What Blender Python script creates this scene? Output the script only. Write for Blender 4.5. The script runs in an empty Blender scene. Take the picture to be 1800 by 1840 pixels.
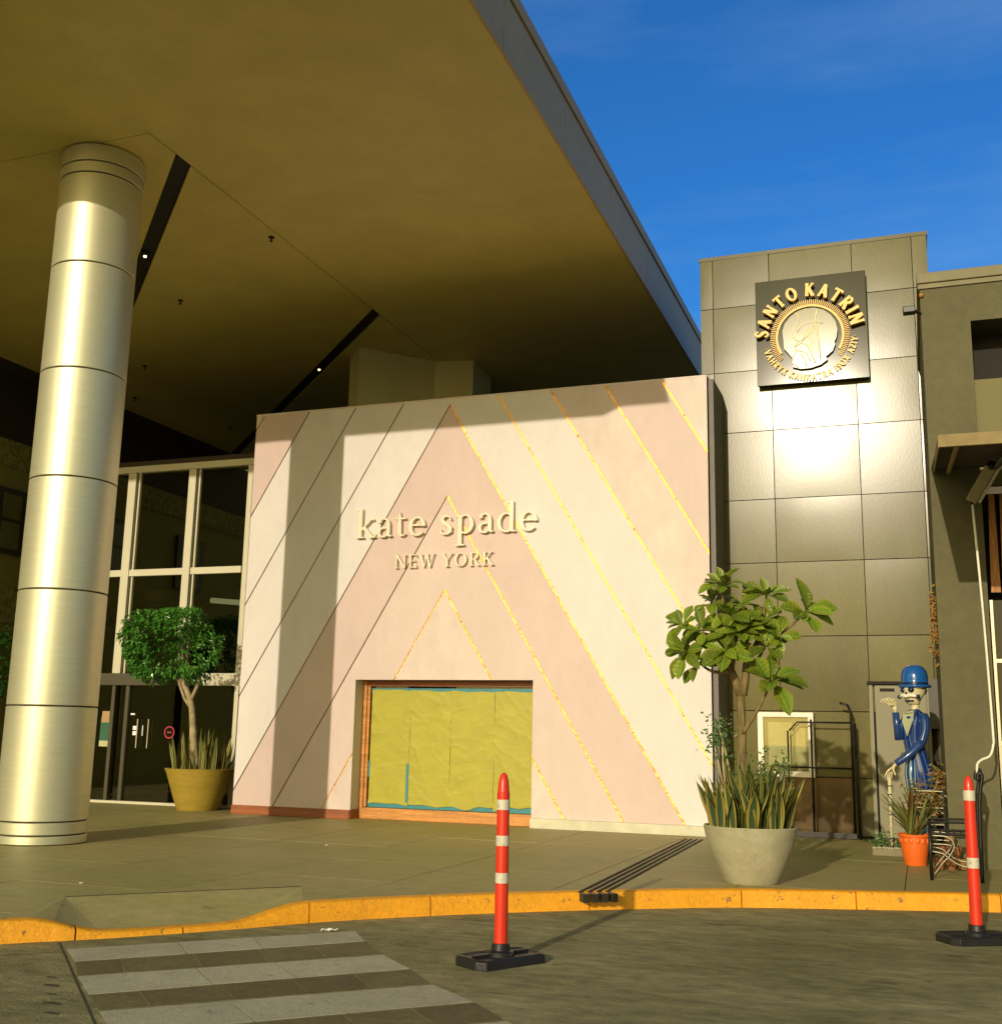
import bpy, bmesh, math, random
from mathutils import Vector, Matrix
R = math.radians
random.seed(7)
sc = bpy.context.scene
COL = sc.collection

# ------------------------------------------------------------------ camera
cd = bpy.data.cameras.new('camera'); cam = bpy.data.objects.new('camera', cd); COL.objects.link(cam)
yaw, pitch, roll = R(-20.303), R(11.155), R(1.156)
f_ = Vector((math.sin(yaw)*math.cos(pitch), math.cos(yaw)*math.cos(pitch), math.sin(pitch)))
r_ = Vector((math.cos(yaw), -math.sin(yaw), 0)); u_ = r_.cross(f_)
r2 = r_*math.cos(roll)+u_*math.sin(roll); u2 = -r_*math.sin(roll)+u_*math.cos(roll)
M = Matrix((r2, u2, -f_)).transposed().to_4x4(); M.translation = (0, 0, 1.3)
cam.matrix_world = M
cd.sensor_fit = 'AUTO'; cd.sensor_width = 36; cd.lens = 2031.46/1840*36; cd.clip_end = 2000; cd.clip_start = .05
sc.camera = cam
# ------------------------------------------------------------------ light
SUN_AZ, SUN_EL = R(4.0), R(15.6)
w = bpy.data.worlds.new('World'); sc.world = w; w.use_nodes = True
nt = w.node_tree; nt.nodes.clear()
def wn(t, **k):
    n = nt.nodes.new(t)
    for a, b in k.items(): setattr(n, a, b)
    return n
out = wn('ShaderNodeOutputWorld'); bg = wn('ShaderNodeBackground')
sky = wn('ShaderNodeTexSky', sky_type='NISHITA', sun_disc=False)
sky.sun_elevation = SUN_EL; sky.sun_rotation = math.pi+SUN_AZ
sky.air_density = 1.0; sky.dust_density = 1.6; sky.ozone_density = 2.5
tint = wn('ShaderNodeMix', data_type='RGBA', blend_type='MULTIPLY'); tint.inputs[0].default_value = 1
# low sun: blue sky in view, warm haze tint added behind to warm the fill
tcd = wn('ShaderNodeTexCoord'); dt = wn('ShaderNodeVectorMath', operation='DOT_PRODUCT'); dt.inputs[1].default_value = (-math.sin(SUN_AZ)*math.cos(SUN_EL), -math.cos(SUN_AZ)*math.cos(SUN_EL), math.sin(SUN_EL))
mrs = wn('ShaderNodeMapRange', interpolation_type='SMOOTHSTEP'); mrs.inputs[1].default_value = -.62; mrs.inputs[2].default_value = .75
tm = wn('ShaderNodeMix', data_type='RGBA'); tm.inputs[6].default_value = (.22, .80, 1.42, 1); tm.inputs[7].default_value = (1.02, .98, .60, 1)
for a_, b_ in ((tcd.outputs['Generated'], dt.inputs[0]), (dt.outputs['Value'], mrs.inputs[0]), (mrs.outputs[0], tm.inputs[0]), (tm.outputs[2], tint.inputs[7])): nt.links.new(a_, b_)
tc = wn('ShaderNodeTexCoord'); mp = wn('ShaderNodeMapping'); mp.inputs['Scale'].default_value = (1.2, 2.2, 6)
no = wn('ShaderNodeTexNoise'); no.inputs['Scale'].default_value = 1.6; no.inputs['Detail'].default_value = 7; no.inputs['Roughness'].default_value = .62
cr = wn('ShaderNodeValToRGB'); cr.color_ramp.elements[0].position = .42; cr.color_ramp.elements[1].position = .95
cr.color_ramp.elements[0].color = (0, 0, 0, 1); cr.color_ramp.elements[1].color = (.36, .36, .36, 1)
cl = wn('ShaderNodeMix', data_type='RGBA'); cl.inputs[7].default_value = (2.6, 4.2, 6.4, 1)
L = nt.links.new
L(tc.outputs['Generated'], mp.inputs[0]); L(mp.outputs[0], no.inputs['Vector']); L(no.outputs['Fac'], cr.inputs[0])
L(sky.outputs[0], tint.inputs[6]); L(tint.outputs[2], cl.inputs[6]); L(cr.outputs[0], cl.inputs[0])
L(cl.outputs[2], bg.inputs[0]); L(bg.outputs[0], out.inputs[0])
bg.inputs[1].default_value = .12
sd = bpy.data.lights.new('sun', 'SUN'); sun = bpy.data.objects.new('sun', sd); COL.objects.link(sun)
sd.energy = 2.9; sd.angle = R(.5); sd.color = (1, .87, .665)
d = Vector((math.sin(SUN_AZ)*math.cos(SUN_EL), math.cos(SUN_AZ)*math.cos(SUN_EL), -math.sin(SUN_EL)))
sun.rotation_euler = d.to_track_quat('-Z', 'Y').to_euler(); sun.location = (-10, -60, 30)
vs = sc.view_settings; vs.view_transform = 'Standard'; vs.look = 'None'; vs.exposure = 0; vs.gamma = 1; vs.use_curve_mapping = False
sc.render.engine = 'CYCLES'; sc.cycles.max_bounces = 8; sc.cycles.diffuse_bounces = 5; sc.cycles.glossy_bounces = 4
sc.cycles.transparent_max_bounces = 12; sc.cycles.use_denoising = True; sc.cycles.sample_clamp_indirect = 6

# ------------------------------------------------------------------ materials
def mat(name, c, rough=.6, metal=0., var=.12, scale=3., c2=None, scale2=None, bump=0., bscale=60., spec=.5, stretch=(1,1,1), emit=None, rnd=0., obj=False, coat=0., aniso=0., grit=None, chip=None):
    m = bpy.data.materials.new(name); m.use_nodes = True; t = m.node_tree; b = t.nodes['Principled BSDF']; k = t.links.new
    b.inputs['Roughness'].default_value = rough; b.inputs['Metallic'].default_value = metal; b.inputs['Specular IOR Level'].default_value = spec
    b.inputs['Coat Weight'].default_value = coat
    if aniso: b.inputs['Anisotropic'].default_value = aniso
    if obj: src = t.nodes.new('ShaderNodeTexCoord').outputs['Object']
    else: src = t.nodes.new('ShaderNodeNewGeometry').outputs['Position']
    mp = t.nodes.new('ShaderNodeMapping'); mp.inputs['Scale'].default_value = stretch; k(src, mp.inputs[0])
    n = t.nodes.new('ShaderNodeTexNoise'); n.inputs['Scale'].default_value = scale; n.inputs['Detail'].default_value = 6; n.inputs['Roughness'].default_value = .6
    k(mp.outputs[0], n.inputs['Vector'])
    r = t.nodes.new('ShaderNodeValToRGB'); r.color_ramp.elements[0].position = .3; r.color_ramp.elements[1].position = .7
    lo = [x*(1-var) for x in c]; hi = [min(1, x*(1+var)) for x in c]
    if c2: lo, hi = list(c), list(c2)
    r.color_ramp.elements[0].color = lo+[1]; r.color_ramp.elements[1].color = hi+[1]
    k(n.outputs['Fac'], r.inputs[0]); col = r.outputs[0]
    if scale2:
        n2 = t.nodes.new('ShaderNodeTexNoise'); n2.inputs['Scale'].default_value = scale2; n2.inputs['Detail'].default_value = 8; n2.inputs['Roughness'].default_value = .7
        k(mp.outputs[0], n2.inputs['Vector'])
        mr = t.nodes.new('ShaderNodeMapRange'); mr.inputs[1].default_value = .25; mr.inputs[2].default_value = .75; mr.inputs[3].default_value = 1-var*1.6; mr.inputs[4].default_value = 1+var*1.6
        k(n2.outputs['Fac'], mr.inputs[0])
        mx = t.nodes.new('ShaderNodeVectorMath'); mx.operation = 'MULTIPLY'; k(col, mx.inputs[0]); k(mr.outputs[0], mx.inputs[1]); col = mx.outputs[0]
    if grit:        # fine aggregate
        n3 = t.nodes.new('ShaderNodeTexNoise'); n3.inputs['Scale'].default_value = grit[0]; n3.inputs['Detail'].default_value = 3; n3.inputs['Roughness'].default_value = .8
        k(src, n3.inputs['Vector'])
        mr = t.nodes.new('ShaderNodeMapRange'); mr.inputs[1].default_value = .3; mr.inputs[2].default_value = .7; mr.inputs[3].default_value = 1-grit[1]; mr.inputs[4].default_value = 1+grit[1]
        k(n3.outputs['Fac'], mr.inputs[0]); mx = t.nodes.new('ShaderNodeVectorMath'); mx.operation = 'MULTIPLY'; k(col, mx.inputs[0]); k(mr.outputs[0], mx.inputs[1]); col = mx.outputs[0]
    if rnd:
        oi = t.nodes.new('ShaderNodeObjectInfo'); mr = t.nodes.new('ShaderNodeMapRange'); mr.inputs[3].default_value = 1-rnd; mr.inputs[4].default_value = 1+rnd
        k(oi.outputs['Random'], mr.inputs[0]); mx = t.nodes.new('ShaderNodeVectorMath'); mx.operation = 'MULTIPLY'; k(col, mx.inputs[0]); k(mr.outputs[0], mx.inputs[1]); col = mx.outputs[0]
    if chip:        # worn or stained spots with an edge of their own
        n4 = t.nodes.new('ShaderNodeTexNoise'); n4.inputs['Scale'].default_value = chip[1]; n4.inputs['Detail'].default_value = 7; n4.inputs['Roughness'].default_value = .72
        k(mp.outputs[0], n4.inputs['Vector'])
        mr = t.nodes.new('ShaderNodeMapRange'); mr.inputs[1].default_value = chip[2]; mr.inputs[2].default_value = chip[2]+.025; mr.inputs[4].default_value = chip[3]
        k(n4.outputs['Fac'], mr.inputs[0]); mc_ = t.nodes.new('ShaderNodeMix'); mc_.data_type = 'RGBA'; k(mr.outputs[0], mc_.inputs[0]); k(col, mc_.inputs[6]); mc_.inputs[7].default_value = tuple(chip[0])+(1,); col = mc_.outputs[2]
    k(col, b.inputs['Base Color'])
    if bump:
        nb = t.nodes.new('ShaderNodeTexNoise'); nb.inputs['Scale'].default_value = bscale; nb.inputs['Detail'].default_value = 5; k(mp.outputs[0], nb.inputs['Vector'])
        bp = t.nodes.new('ShaderNodeBump'); bp.inputs['Strength'].default_value = bump; bp.inputs['Distance'].default_value = .01
        k(nb.outputs['Fac'], bp.inputs['Height']); k(bp.outputs[0], b.inputs['Normal'])
    if emit:
        b.inputs['Emission Color'].default_value = emit[:3]+(1,); b.inputs['Emission Strength'].default_value = emit[3]
    return m

def leaf_mat(name, stops, rough=.42, rnd=.25, wave=0.):
    """colour across the blade from its u coordinate, vein relief along v"""
    m = bpy.data.materials.new(name); m.use_nodes = True; t = m.node_tree; b = t.nodes['Principled BSDF']; k = t.links.new
    b.inputs['Roughness'].default_value = rough; b.inputs['Specular IOR Level'].default_value = .4
    uv = t.nodes.new('ShaderNodeUVMap'); uv.uv_map = 'UVMap'; sp = t.nodes.new('ShaderNodeSeparateXYZ'); k(uv.outputs[0], sp.inputs[0])
    r = t.nodes.new('ShaderNodeValToRGB'); e = r.color_ramp.elements
    while len(e) < len(stops): e.new(.5)
    for q, (p, c) in zip(e, stops): q.position = p; q.color = tuple(c)+(1,)
    k(sp.outputs[0], r.inputs[0])
    oi = t.nodes.new('ShaderNodeObjectInfo'); mr = t.nodes.new('ShaderNodeMapRange'); mr.inputs[3].default_value = 1-rnd; mr.inputs[4].default_value = 1+rnd
    k(oi.outputs['Random'], mr.inputs[0]); mx = t.nodes.new('ShaderNodeVectorMath'); mx.operation = 'MULTIPLY'; k(r.outputs[0], mx.inputs[0]); k(mr.outputs[0], mx.inputs[1])
    no = t.nodes.new('ShaderNodeTexNoise'); no.inputs['Scale'].default_value = 14; k(uv.outputs[0], no.inputs['Vector'])
    m2 = t.nodes.new('ShaderNodeMapRange'); m2.inputs[3].default_value = .7; m2.inputs[4].default_value = 1.3; k(no.outputs['Fac'], m2.inputs[0])
    mx2 = t.nodes.new('ShaderNodeVectorMath'); mx2.operation = 'MULTIPLY'; k(mx.outputs[0], mx2.inputs[0]); k(m2.outputs[0], mx2.inputs[1])
    k(mx2.outputs[0], b.inputs['Base Color'])
    tr = t.nodes.new('ShaderNodeBsdfTranslucent'); k(mx2.outputs[0], tr.inputs[0]); ms = t.nodes.new('ShaderNodeMixShader'); ms.inputs[0].default_value = .18
    k(b.outputs[0], ms.inputs[1]); k(tr.outputs[0], ms.inputs[2]); k(ms.outputs[0], t.nodes['Material Output'].inputs[0])
    if wave:
        wv = t.nodes.new('ShaderNodeTexWave'); wv.bands_direction = 'Y'; wv.inputs['Scale'].default_value = 2.2; wv.inputs['Distortion'].default_value = 1; k(uv.outputs[0], wv.inputs['Vector'])
        bp = t.nodes.new('ShaderNodeBump'); bp.inputs['Strength'].default_value = wave; bp.inputs['Distance'].default_value = .004; k(wv.outputs['Fac'], bp.inputs['Height']); k(bp.outputs[0], b.inputs['Normal'])
    return m

def glass_mat(name, tintc=(.35, .34, .22), refl=.16):
    m = bpy.data.materials.new(name); m.use_nodes = True; t = m.node_tree; t.nodes.clear(); k = t.links.new
    o = t.nodes.new('ShaderNodeOutputMaterial'); g = t.nodes.new('ShaderNodeBsdfGlossy'); g.inputs['Roughness'].default_value = .015; g.inputs[0].default_value = (.85, .85, .7, 1)
    tr = t.nodes.new('ShaderNodeBsdfTransparent'); tr.inputs[0].default_value = tintc+(1,)
    fr = t.nodes.new('ShaderNodeFresnel'); fr.inputs[0].default_value = 1.5
    ad = t.nodes.new('ShaderNodeMath'); ad.operation = 'ADD'; ad.inputs[1].default_value = refl; ad.use_clamp = True; k(fr.outputs[0], ad.inputs[0])
    mx = t.nodes.new('ShaderNodeMixShader'); k(ad.outputs[0], mx.inputs[0]); k(tr.outputs[0], mx.inputs[1]); k(g.outputs[0], mx.inputs[2]); k(mx.outputs[0], o.inputs[0])
    return m

def stripe_mat(name, ca, cb, n=14, thr=.25, rough=.22):
    m = bpy.data.materials.new(name); m.use_nodes = True; t = m.node_tree; b = t.nodes['Principled BSDF']; k = t.links.new
    b.inputs['Roughness'].default_value = rough; b.inputs['Coat Weight'].default_value = .5
    uv = t.nodes.new('ShaderNodeUVMap'); uv.uv_map = 'UVMap'; sp = t.nodes.new('ShaderNodeSeparateXYZ'); k(uv.outputs[0], sp.inputs[0])
    a = t.nodes.new('ShaderNodeMath'); a.operation = 'MULTIPLY'; a.inputs[1].default_value = n; k(sp.outputs[0], a.inputs[0])
    fr = t.nodes.new('ShaderNodeMath'); fr.operation = 'FRACT'; k(a.outputs[0], fr.inputs[0])
    r = t.nodes.new('ShaderNodeValToRGB'); e = r.color_ramp.elements
    e[0].position = thr; e[0].color = ca+(1,); e[1].position = thr+.12; e[1].color = cb+(1,)
    k(fr.outputs[0], r.inputs[0]); k(r.outputs[0], b.inputs['Base Color'])
    return m

MT = {}
MT['road'] = mat('road_concrete', (.165, .150, .050), .85, c2=(.33, .285, .130), scale=1.1, scale2=7, var=.34, bump=.9, bscale=70, stretch=(.6, 1.2, 1), grit=(160, .28), chip=((.06,.052,.022), 2.3, .62, .55))
MT['slab'] = mat('pavement_slab', (.285, .27, .080), .58, c2=(.39, .305, .125), scale=.55, scale2=7, var=.14, bump=.3, bscale=60, rnd=.04, stretch=(.5, 1.1, 1), grit=(140, .13), chip=((.10,.085,.035), 3.5, .66, .5))
MT['ramp'] = mat('ramp_concrete', (.36, .315, .105), .65, c2=(.46, .38, .16), scale=2.2, scale2=9, var=.12, bump=.4, bscale=60, grit=(140, .14), chip=((.12,.10,.04), 4, .64, .5))  # lighter than the slabs: sunlit brightness of the slope put into the colour
MT['joint'] = mat('joint_dirt', (.05, .042, .022), .9)
MT['kerb'] = mat('kerb_paint', (.84, .36, .010), .6, scale=3, scale2=24, var=.10, bump=.6, bscale=45, grit=(90, .10), chip=((.16,.11,.04), 9, .61, .8))
MT['stripe'] = mat('worn_white_stone', (.47, .43, .285), .8, scale=4, scale2=20, var=.12, bump=.6, bscale=90, rnd=.05, grit=(170, .25), chip=((.14,.12,.06), 11, .63, .6))
MT['paver'] = mat('brown_paver', (.155, .125, .046), .8, scale=4, scale2=20, var=.2, bump=.6, bscale=90, rnd=.14, grit=(170, .25))
MT['soffit'] = mat('soffit_paint', (.65, .53, .155), .5, scale=.22, var=.07, scale2=1.4, chip=((.50,.42,.09), .9, .66, .35))
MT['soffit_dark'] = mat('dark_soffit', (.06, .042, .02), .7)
MT['fascia'] = mat('fascia_metal', (.50, .31, .075), .5, scale=.8, var=.06, scale2=5)
MT['pier'] = mat('pier_paint', (.55, .52, .25), .6, scale=.8, var=.06)
MT['rbglass'] = mat('dark_window_glass', (.012, .010, .006), .08, spec=.3)
MT['seam'] = mat('seam_dark', (.03, .025, .015), .8)
MT['alu'] = mat('brushed_column_metal', (.66, .63, .42), .45, metal=.6, scale=2, var=.04, stretch=(1, 1, 14), scale2=9)
MT['dark'] = mat('dark_void', (.018, .013, .008), .8)
MT['black'] = mat('black_metal', (.02, .018, .015), .38, metal=.4)
MT['gold'] = mat('gold_inlay', (.62, .27, .02), .42, metal=.75, c2=(.92, .50, .06), scale=6, scale2=30, var=.25, bump=.9, bscale=28, chip=((.09,.05,.015), 17, .58, .85))
MT['bronze'] = mat('dark_reflecting_gold', (.22, .10, .02), .3, metal=.85, c2=(.05, .03, .02), scale=5, var=.5)  # gold inlay with a dark reflection put into its colour
MT['cream'] = mat('cream_panel', (.685, .635, .60), .55, scale=1.2, scale2=5, var=.04, bump=.08, bscale=20, stretch=(1,1,.5))
MT['pink'] = mat('pink_panel', (.62, .475, .43), .55, scale=1.2, scale2=5, var=.04, bump=.08, bscale=20, stretch=(1,1,.5))
MT['peach'] = mat('peach_panel', (.665, .55, .485), .55, scale=1.0, scale2=4, var=.06, bump=.08, bscale=20, stretch=(1,1,.5))
MT['rose'] = mat('rose_panel', (.645, .51, .46), .55, scale=1.1, scale2=5, var=.04, bump=.08, bscale=20, stretch=(1,1,.5))
MT['side'] = mat('grey_return', (.16, .14, .12), .6)
MT['mint'] = mat('pale_skirting', (.60, .58, .42), .6, scale=5, var=.12, bump=.3, bscale=20)
MT['redwood'] = mat('redwood', (.30, .085, .025), .45, scale=2, var=.3, stretch=(.5, 1, 8), scale2=10)
MT['wood'] = mat('orange_wood', (.56, .235, .045), .42, scale=3, var=.3, stretch=(.6, 1, 9), scale2=20, bump=.2, bscale=30)
MT['paper'] = mat('masking_paper', (.40, .36, .024), .5, scale=3, var=.08, bump=.2, bscale=9, stretch=(1, 1, 2))
MT['tape'] = mat('teal_tape', (.03, .22, .25), .5)
MT['letter'] = mat('cream_letter', (.80, .73, .55), .3, scale=6, var=.05)
MT['panelmetal'] = mat('tower_metal', (.125, .110, .036), .20, metal=0, spec=.19, scale=2.0, scale2=28, var=.10, bump=.022, bscale=30, stretch=(1.4, 1, .45), rnd=.14)
MT['plate'] = mat('sign_plate', (.030, .027, .010), .085, metal=0, spec=.35, scale=1.5, var=.2)
MT['ygold'] = mat('yellow_letter', (.80, .47, .03), .4, scale=6, var=.08)
MT['medal'] = mat('medallion', (.27, .245, .12), .13, metal=0, spec=.3, scale=2, var=.05)
MT['ivory'] = mat('ivory_line', (.90, .82, .50), .4)
MT['rbwall'] = mat('olive_render', (.112, .099, .041), .75, scale=1.2, scale2=8, var=.1, bump=.3, bscale=60)
MT['rbpanel'] = mat('olive_panel', (.14, .12, .02), .6, scale=1.2, var=.06)
MT['rbcap'] = mat('olive_cap', (.20, .17, .08), .6)
MT['awning'] = mat('awning_fabric', (.05, .035, .02), .85)
MT['awnedge'] = mat('awning_edge', (.26, .19, .07), .7, scale=8, var=.15)
MT['white'] = mat('white_enamel', (.82, .78, .62), .35)
MT['frame'] = mat('window_frame', (.62, .58, .42), .4, scale=2, var=.05)
MT['framedark'] = mat('door_frame', (.07, .06, .03), .5)
MT['glass'] = glass_mat('lobby_glass')
MT['clear'] = glass_mat('case_glass', (.85, .85, .75), .0)
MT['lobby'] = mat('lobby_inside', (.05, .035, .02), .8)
MT['leftwall'] = mat('shaded_olive_wall', (.34, .30, .07), .8, scale=2, var=.1)
MT['pebble'] = mat('pebble_band', (.14, .12, .03), .8, c2=(.52, .46, .13), scale=9, bump=.8, bscale=18)
MT['red'] = mat('red_plastic', (.72, .036, .012), .35, scale=5, var=.06, coat=.2, chip=((.35,.03,.015), 14, .66, .6), obj=True)
MT['reflect'] = mat('reflective_band', (.62, .58, .44), .45, scale=18, var=.12, chip=((.22,.2,.12), 26, .58, .7), obj=True)
MT['rubber'] = mat('black_rubber', (.016, .015, .014), .45, scale=8, var=.3, bump=.2, bscale=50)
MT['orange'] = mat('orange_plastic', (.82, .15, .018), .4, scale=4, var=.05)
MT['concrete'] = mat('planter_concrete', (.33, .30, .175), .7, c2=(.44, .41, .26), scale=2.5, scale2=18, var=.08, bump=.4, bscale=40, chip=((.12,.10,.04), 7, .665, .8))
MT['olivepot'] = mat('olive_fibre_pot', (.36, .25, .03), .6, scale=3, scale2=12, var=.1, stretch=(1, 1, 5), bump=.3, bscale=10)
MT['soil'] = mat('soil', (.05, .035, .02), .95, bump=1, bscale=40)
MT['bark'] = mat('pale_bark', (.11, .078, .028), .85, c2=(.30, .215, .085), scale=26, scale2=60, var=.2, stretch=(1, 1, .16), bump=1., bscale=45)
MT['bark2'] = mat('grey_bark', (.36, .28, .15), .8, scale=9, var=.4, bump=.6, bscale=25)
MT['bluehat'] = mat('blue_gloss', (.012, .105, .37), .18, scale=3, var=.05, coat=.6)
MT['suit'] = stripe_mat('striped_suit', (.075, .17, .36), (.008, .03, .15), 13, .13)
MT['trouser'] = stripe_mat('striped_trousers', (.30, .42, .42), (.01, .06, .18), 8, .3)
MT['bone'] = mat('bone_paint', (.66, .58, .33), .4, scale=8, var=.1)
MT['shirt'] = mat('shirt_front', (.36, .38, .22), .5)
MT['navy'] = mat('navy_paint', (.008, .02, .06), .3)
MT['greydoor'] = mat('grey_door', (.22, .20, .105), .5, scale=2, var=.06)
MT['browndoor'] = mat('brown_door', (.055, .035, .012), .3, metal=.7, scale=3, var=.35)
MT['bamboo'] = mat('bamboo_blind', (.42, .18, .03), .5, scale=10, var=.4, stretch=(6, 1, .5))
MT['silver'] = mat('grey_tube', (.35, .32, .22), .35, metal=.6)
MT['litter'] = mat('white_scrap', (.85, .85, .8), .7)
MT['lamp'] = mat('lamp_lit', (.9, .8, .5), .4, emit=(1., .72, .32, 6.))
MT['steel'] = mat('grate_steel', (.05, .045, .03), .5, metal=.5)
MT['plum'] = leaf_mat('broad_leaf', [(0, (.20, .25, .016)), (.46, (.10, .18, .014)), (.5, (.36, .38, .06)), (.54, (.12, .20, .014)), (1, (.23, .25, .018))], .38, .35, .5)
MT['snake'] = leaf_mat('snake_leaf', [(0, (.42, .33, .07)), (.2, (.30, .26, .05)), (.27, (.045, .085, .03)), (.5, (.06, .11, .04)), (.73, (.045, .085, .03)), (.8, (.34, .28, .06)), (1, (.42, .33, .07))], .45, .3)
MT['pencil'] = leaf_mat('thin_green_leaf', [(0, (.20, .22, .05)), (1, (.14, .19, .04))], .5, .3)
MT['tinyleaf'] = mat('small_green_leaf', (.035, .15, .014), .25, c2=(.09, .26, .03), scale=7)
MT['shrubleaf'] = mat('shrub_leaf', (.04, .11, .015), .45, c2=(.09, .17, .03), scale=12)
MT['croton'] = mat('mixed_leaf', (.05, .13, .02), .45, c2=(.36, .13, .03), scale=9)
MT['orangepetal'] = mat('dried_petal', (.50, .27, .05), .6, c2=(.30, .14, .03), scale=20)

# ------------------------------------------------------------------ geometry helpers
class B:
    def __init__(s): s.v = []; s.f = []; s.uv = {}
    def add(s, vs, fs, uvs=None):
        o = len(s.v); s.v += [tuple(p) for p in vs]
        for i, f in enumerate(fs):
            if uvs: s.uv[len(s.f)] = uvs[i]
            s.f.append(tuple(a+o for a in f))
        return s
    def box(s, x0, x1, y0, y1, z0, z1):
        return s.add([(x0,y0,z0),(x1,y0,z0),(x1,y1,z0),(x0,y1,z0),(x0,y0,z1),(x1,y0,z1),(x1,y1,z1),(x0,y1,z1)],
                     [(0,3,2,1),(4,5,6,7),(0,1,5,4),(1,2,6,5),(2,3,7,6),(3,0,4,7)])
    def obox(s, c, ax, ay, az):
        c, ax, ay, az = map(Vector, (c, ax, ay, az)); v = []
        for k in (-1, 1):
            for i, j in ((-1,-1),(1,-1),(1,1),(-1,1)): v.append(c+ax*i+ay*j+az*k)
        return s.add(v, [(0,3,2,1),(4,5,6,7),(0,1,5,4),(1,2,6,5),(2,3,7,6),(3,0,4,7)])
    def prism(s, pts, depth):
        """pts: planar 3D polygon, extruded by the vector depth"""
        n = len(pts); d = Vector(depth); a = [Vector(p) for p in pts]
        fs = [tuple(range(n-1, -1, -1)), tuple(range(n, 2*n))]+[(i, (i+1) % n, (i+1) % n+n, i+n) for i in range(n)]
        return s.add(a+[p+d for p in a], fs)
    def tube(s, pts, rad, n=8, flat=None, caps=True, up=None):
        pts = [Vector(p) for p in pts]; m = len(pts)
        if not isinstance(rad, (list, tuple)): rad = [rad]*m
        t0 = (pts[1]-pts[0]).normalized(); a = Vector(up) if up else (Vector((0,0,1)) if abs(t0.z) < .9 else Vector((1,0,0)))
        x = (a-t0*a.dot(t0)).normalized(); vs = []
        for i, p in enumerate(pts):
            t = (pts[min(i+1, m-1)]-pts[max(i-1, 0)]).normalized(); x = (x-t*x.dot(t)).normalized(); y = t.cross(x)
            r = rad[i]; ra, rb = (r if isinstance(r, tuple) else (r, r))
            for k in range(n):
                q = 2*math.pi*k/n; vs.append(p+x*ra*math.cos(q)+y*rb*math.sin(q))
        fs, uv = [], []
        for i in range(m-1):
            for k in range(n):
                fs.append((i*n+k, i*n+(k+1) % n, (i+1)*n+(k+1) % n, (i+1)*n+k))
                uv.append(((k/n, i/(m-1)), ((k+1)/n, i/(m-1)), ((k+1)/n, (i+1)/(m-1)), (k/n, (i+1)/(m-1))))
        if caps:
            fs += [tuple(range(n-1, -1, -1)), tuple(range((m-1)*n, m*n))]; uv += [tuple((0, 0) for _ in range(n))]*2
        return s.add(vs, fs, uv)
    def lathe(s, prof, c=(0,0,0), n=40, sx=1, sy=1, a0=0, a1=2*math.pi):
        c = Vector(c); m = len(prof); vs = []; full = abs(a1-a0-2*math.pi) < 1e-6; nn = n if full else n+1
        for r, z in prof:
            for k in range(nn):
                q = a0+(a1-a0)*k/n; vs.append(c+Vector((r*math.cos(q)*sx, r*math.sin(q)*sy, z)))
        fs, uv = [], []
        for i in range(m-1):
            for k in range(n):
                k2 = (k+1) % nn
                fs.append((i*nn+k, i*nn+k2, (i+1)*nn+k2, (i+1)*nn+k)); uv.append(((k/n, i/m), ((k+1)/n, i/m), ((k+1)/n, (i+1)/m), (k/n, (i+1)/m)))
        return s.add(vs, fs, uv)
    def ball(s, c, rx, ry=None, rz=None, n=16, m=10):
        ry = ry or rx; rz = rz or rx
        prof = [(max(1e-4, math.sin(math.pi*i/m)), -math.cos(math.pi*i/m)*rz) for i in range(m+1)]
        return s.lathe([(r*rx, z) for r, z in prof], c, n, 1, ry/rx)
    def grid(s, fn, nu, nv):
        vs = [fn(i/nu, j/nv) for j in range(nv+1) for i in range(nu+1)]
        fs, uv = [], []
        for j in range(nv):
            for i in range(nu):
                fs.append((j*(nu+1)+i, j*(nu+1)+i+1, (j+1)*(nu+1)+i+1, (j+1)*(nu+1)+i))
                uv.append(((i/nu, j/nv), ((i+1)/nu, j/nv), ((i+1)/nu, (j+1)/nv), (i/nu, (j+1)/nv)))
        return s.add(vs, fs, uv)
ORG = {}
def mesh(name, b, org=(0,0,0), m=None, smooth=False, recalc=False):
    me = bpy.data.meshes.new(name); o = Vector(org)
    me.from_pydata([Vector(p)-o for p in b.v], [], b.f)
    if b.uv:
        ul = me.uv_layers.new(name='UVMap'); li = 0
        for i, f in enumerate(b.f):
            u = b.uv.get(i)
            for k in range(len(f)):
                if u: ul.data[li].uv = u[k]
                li += 1
    if recalc:
        bm = bmesh.new(); bm.from_mesh(me); bmesh.ops.recalc_face_normals(bm, faces=bm.faces); bm.to_mesh(me); bm.free()
    if m: me.materials.append(m if not isinstance(m, str) else MT[m])
    if smooth: me.polygons.foreach_set('use_smooth', [True]*len(me.polygons))
    me.update(); return me
def thing(name, label, cat, loc=(0,0,0), group=None, kind=None):
    o = bpy.data.objects.new(name, None); o.location = loc; o.empty_display_size = .2; COL.objects.link(o)
    o['label'] = label; o['category'] = cat
    if group: o['group'] = group
    if kind: o['kind'] = kind
    ORG[o] = Vector(loc); return o
def part(name, b, m, parent, smooth=False, label=None, bevel=0, stuff=False, auto=None):
    og = ORG[parent]; me = mesh(name, b, og, m, smooth or auto is not None, recalc=True)
    o = bpy.data.objects.new(name, me); COL.objects.link(o); o.parent = parent; ORG[o] = og
    if auto is not None: me.set_sharp_from_angle(angle=R(auto))
    if label: o['label'] = label
    if stuff: o['kind'] = 'stuff'
    if bevel:
        md = o.modifiers.new('bevel', 'BEVEL'); md.width = bevel; md.segments = 2; md.limit_method = 'ANGLE'
    return o
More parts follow.
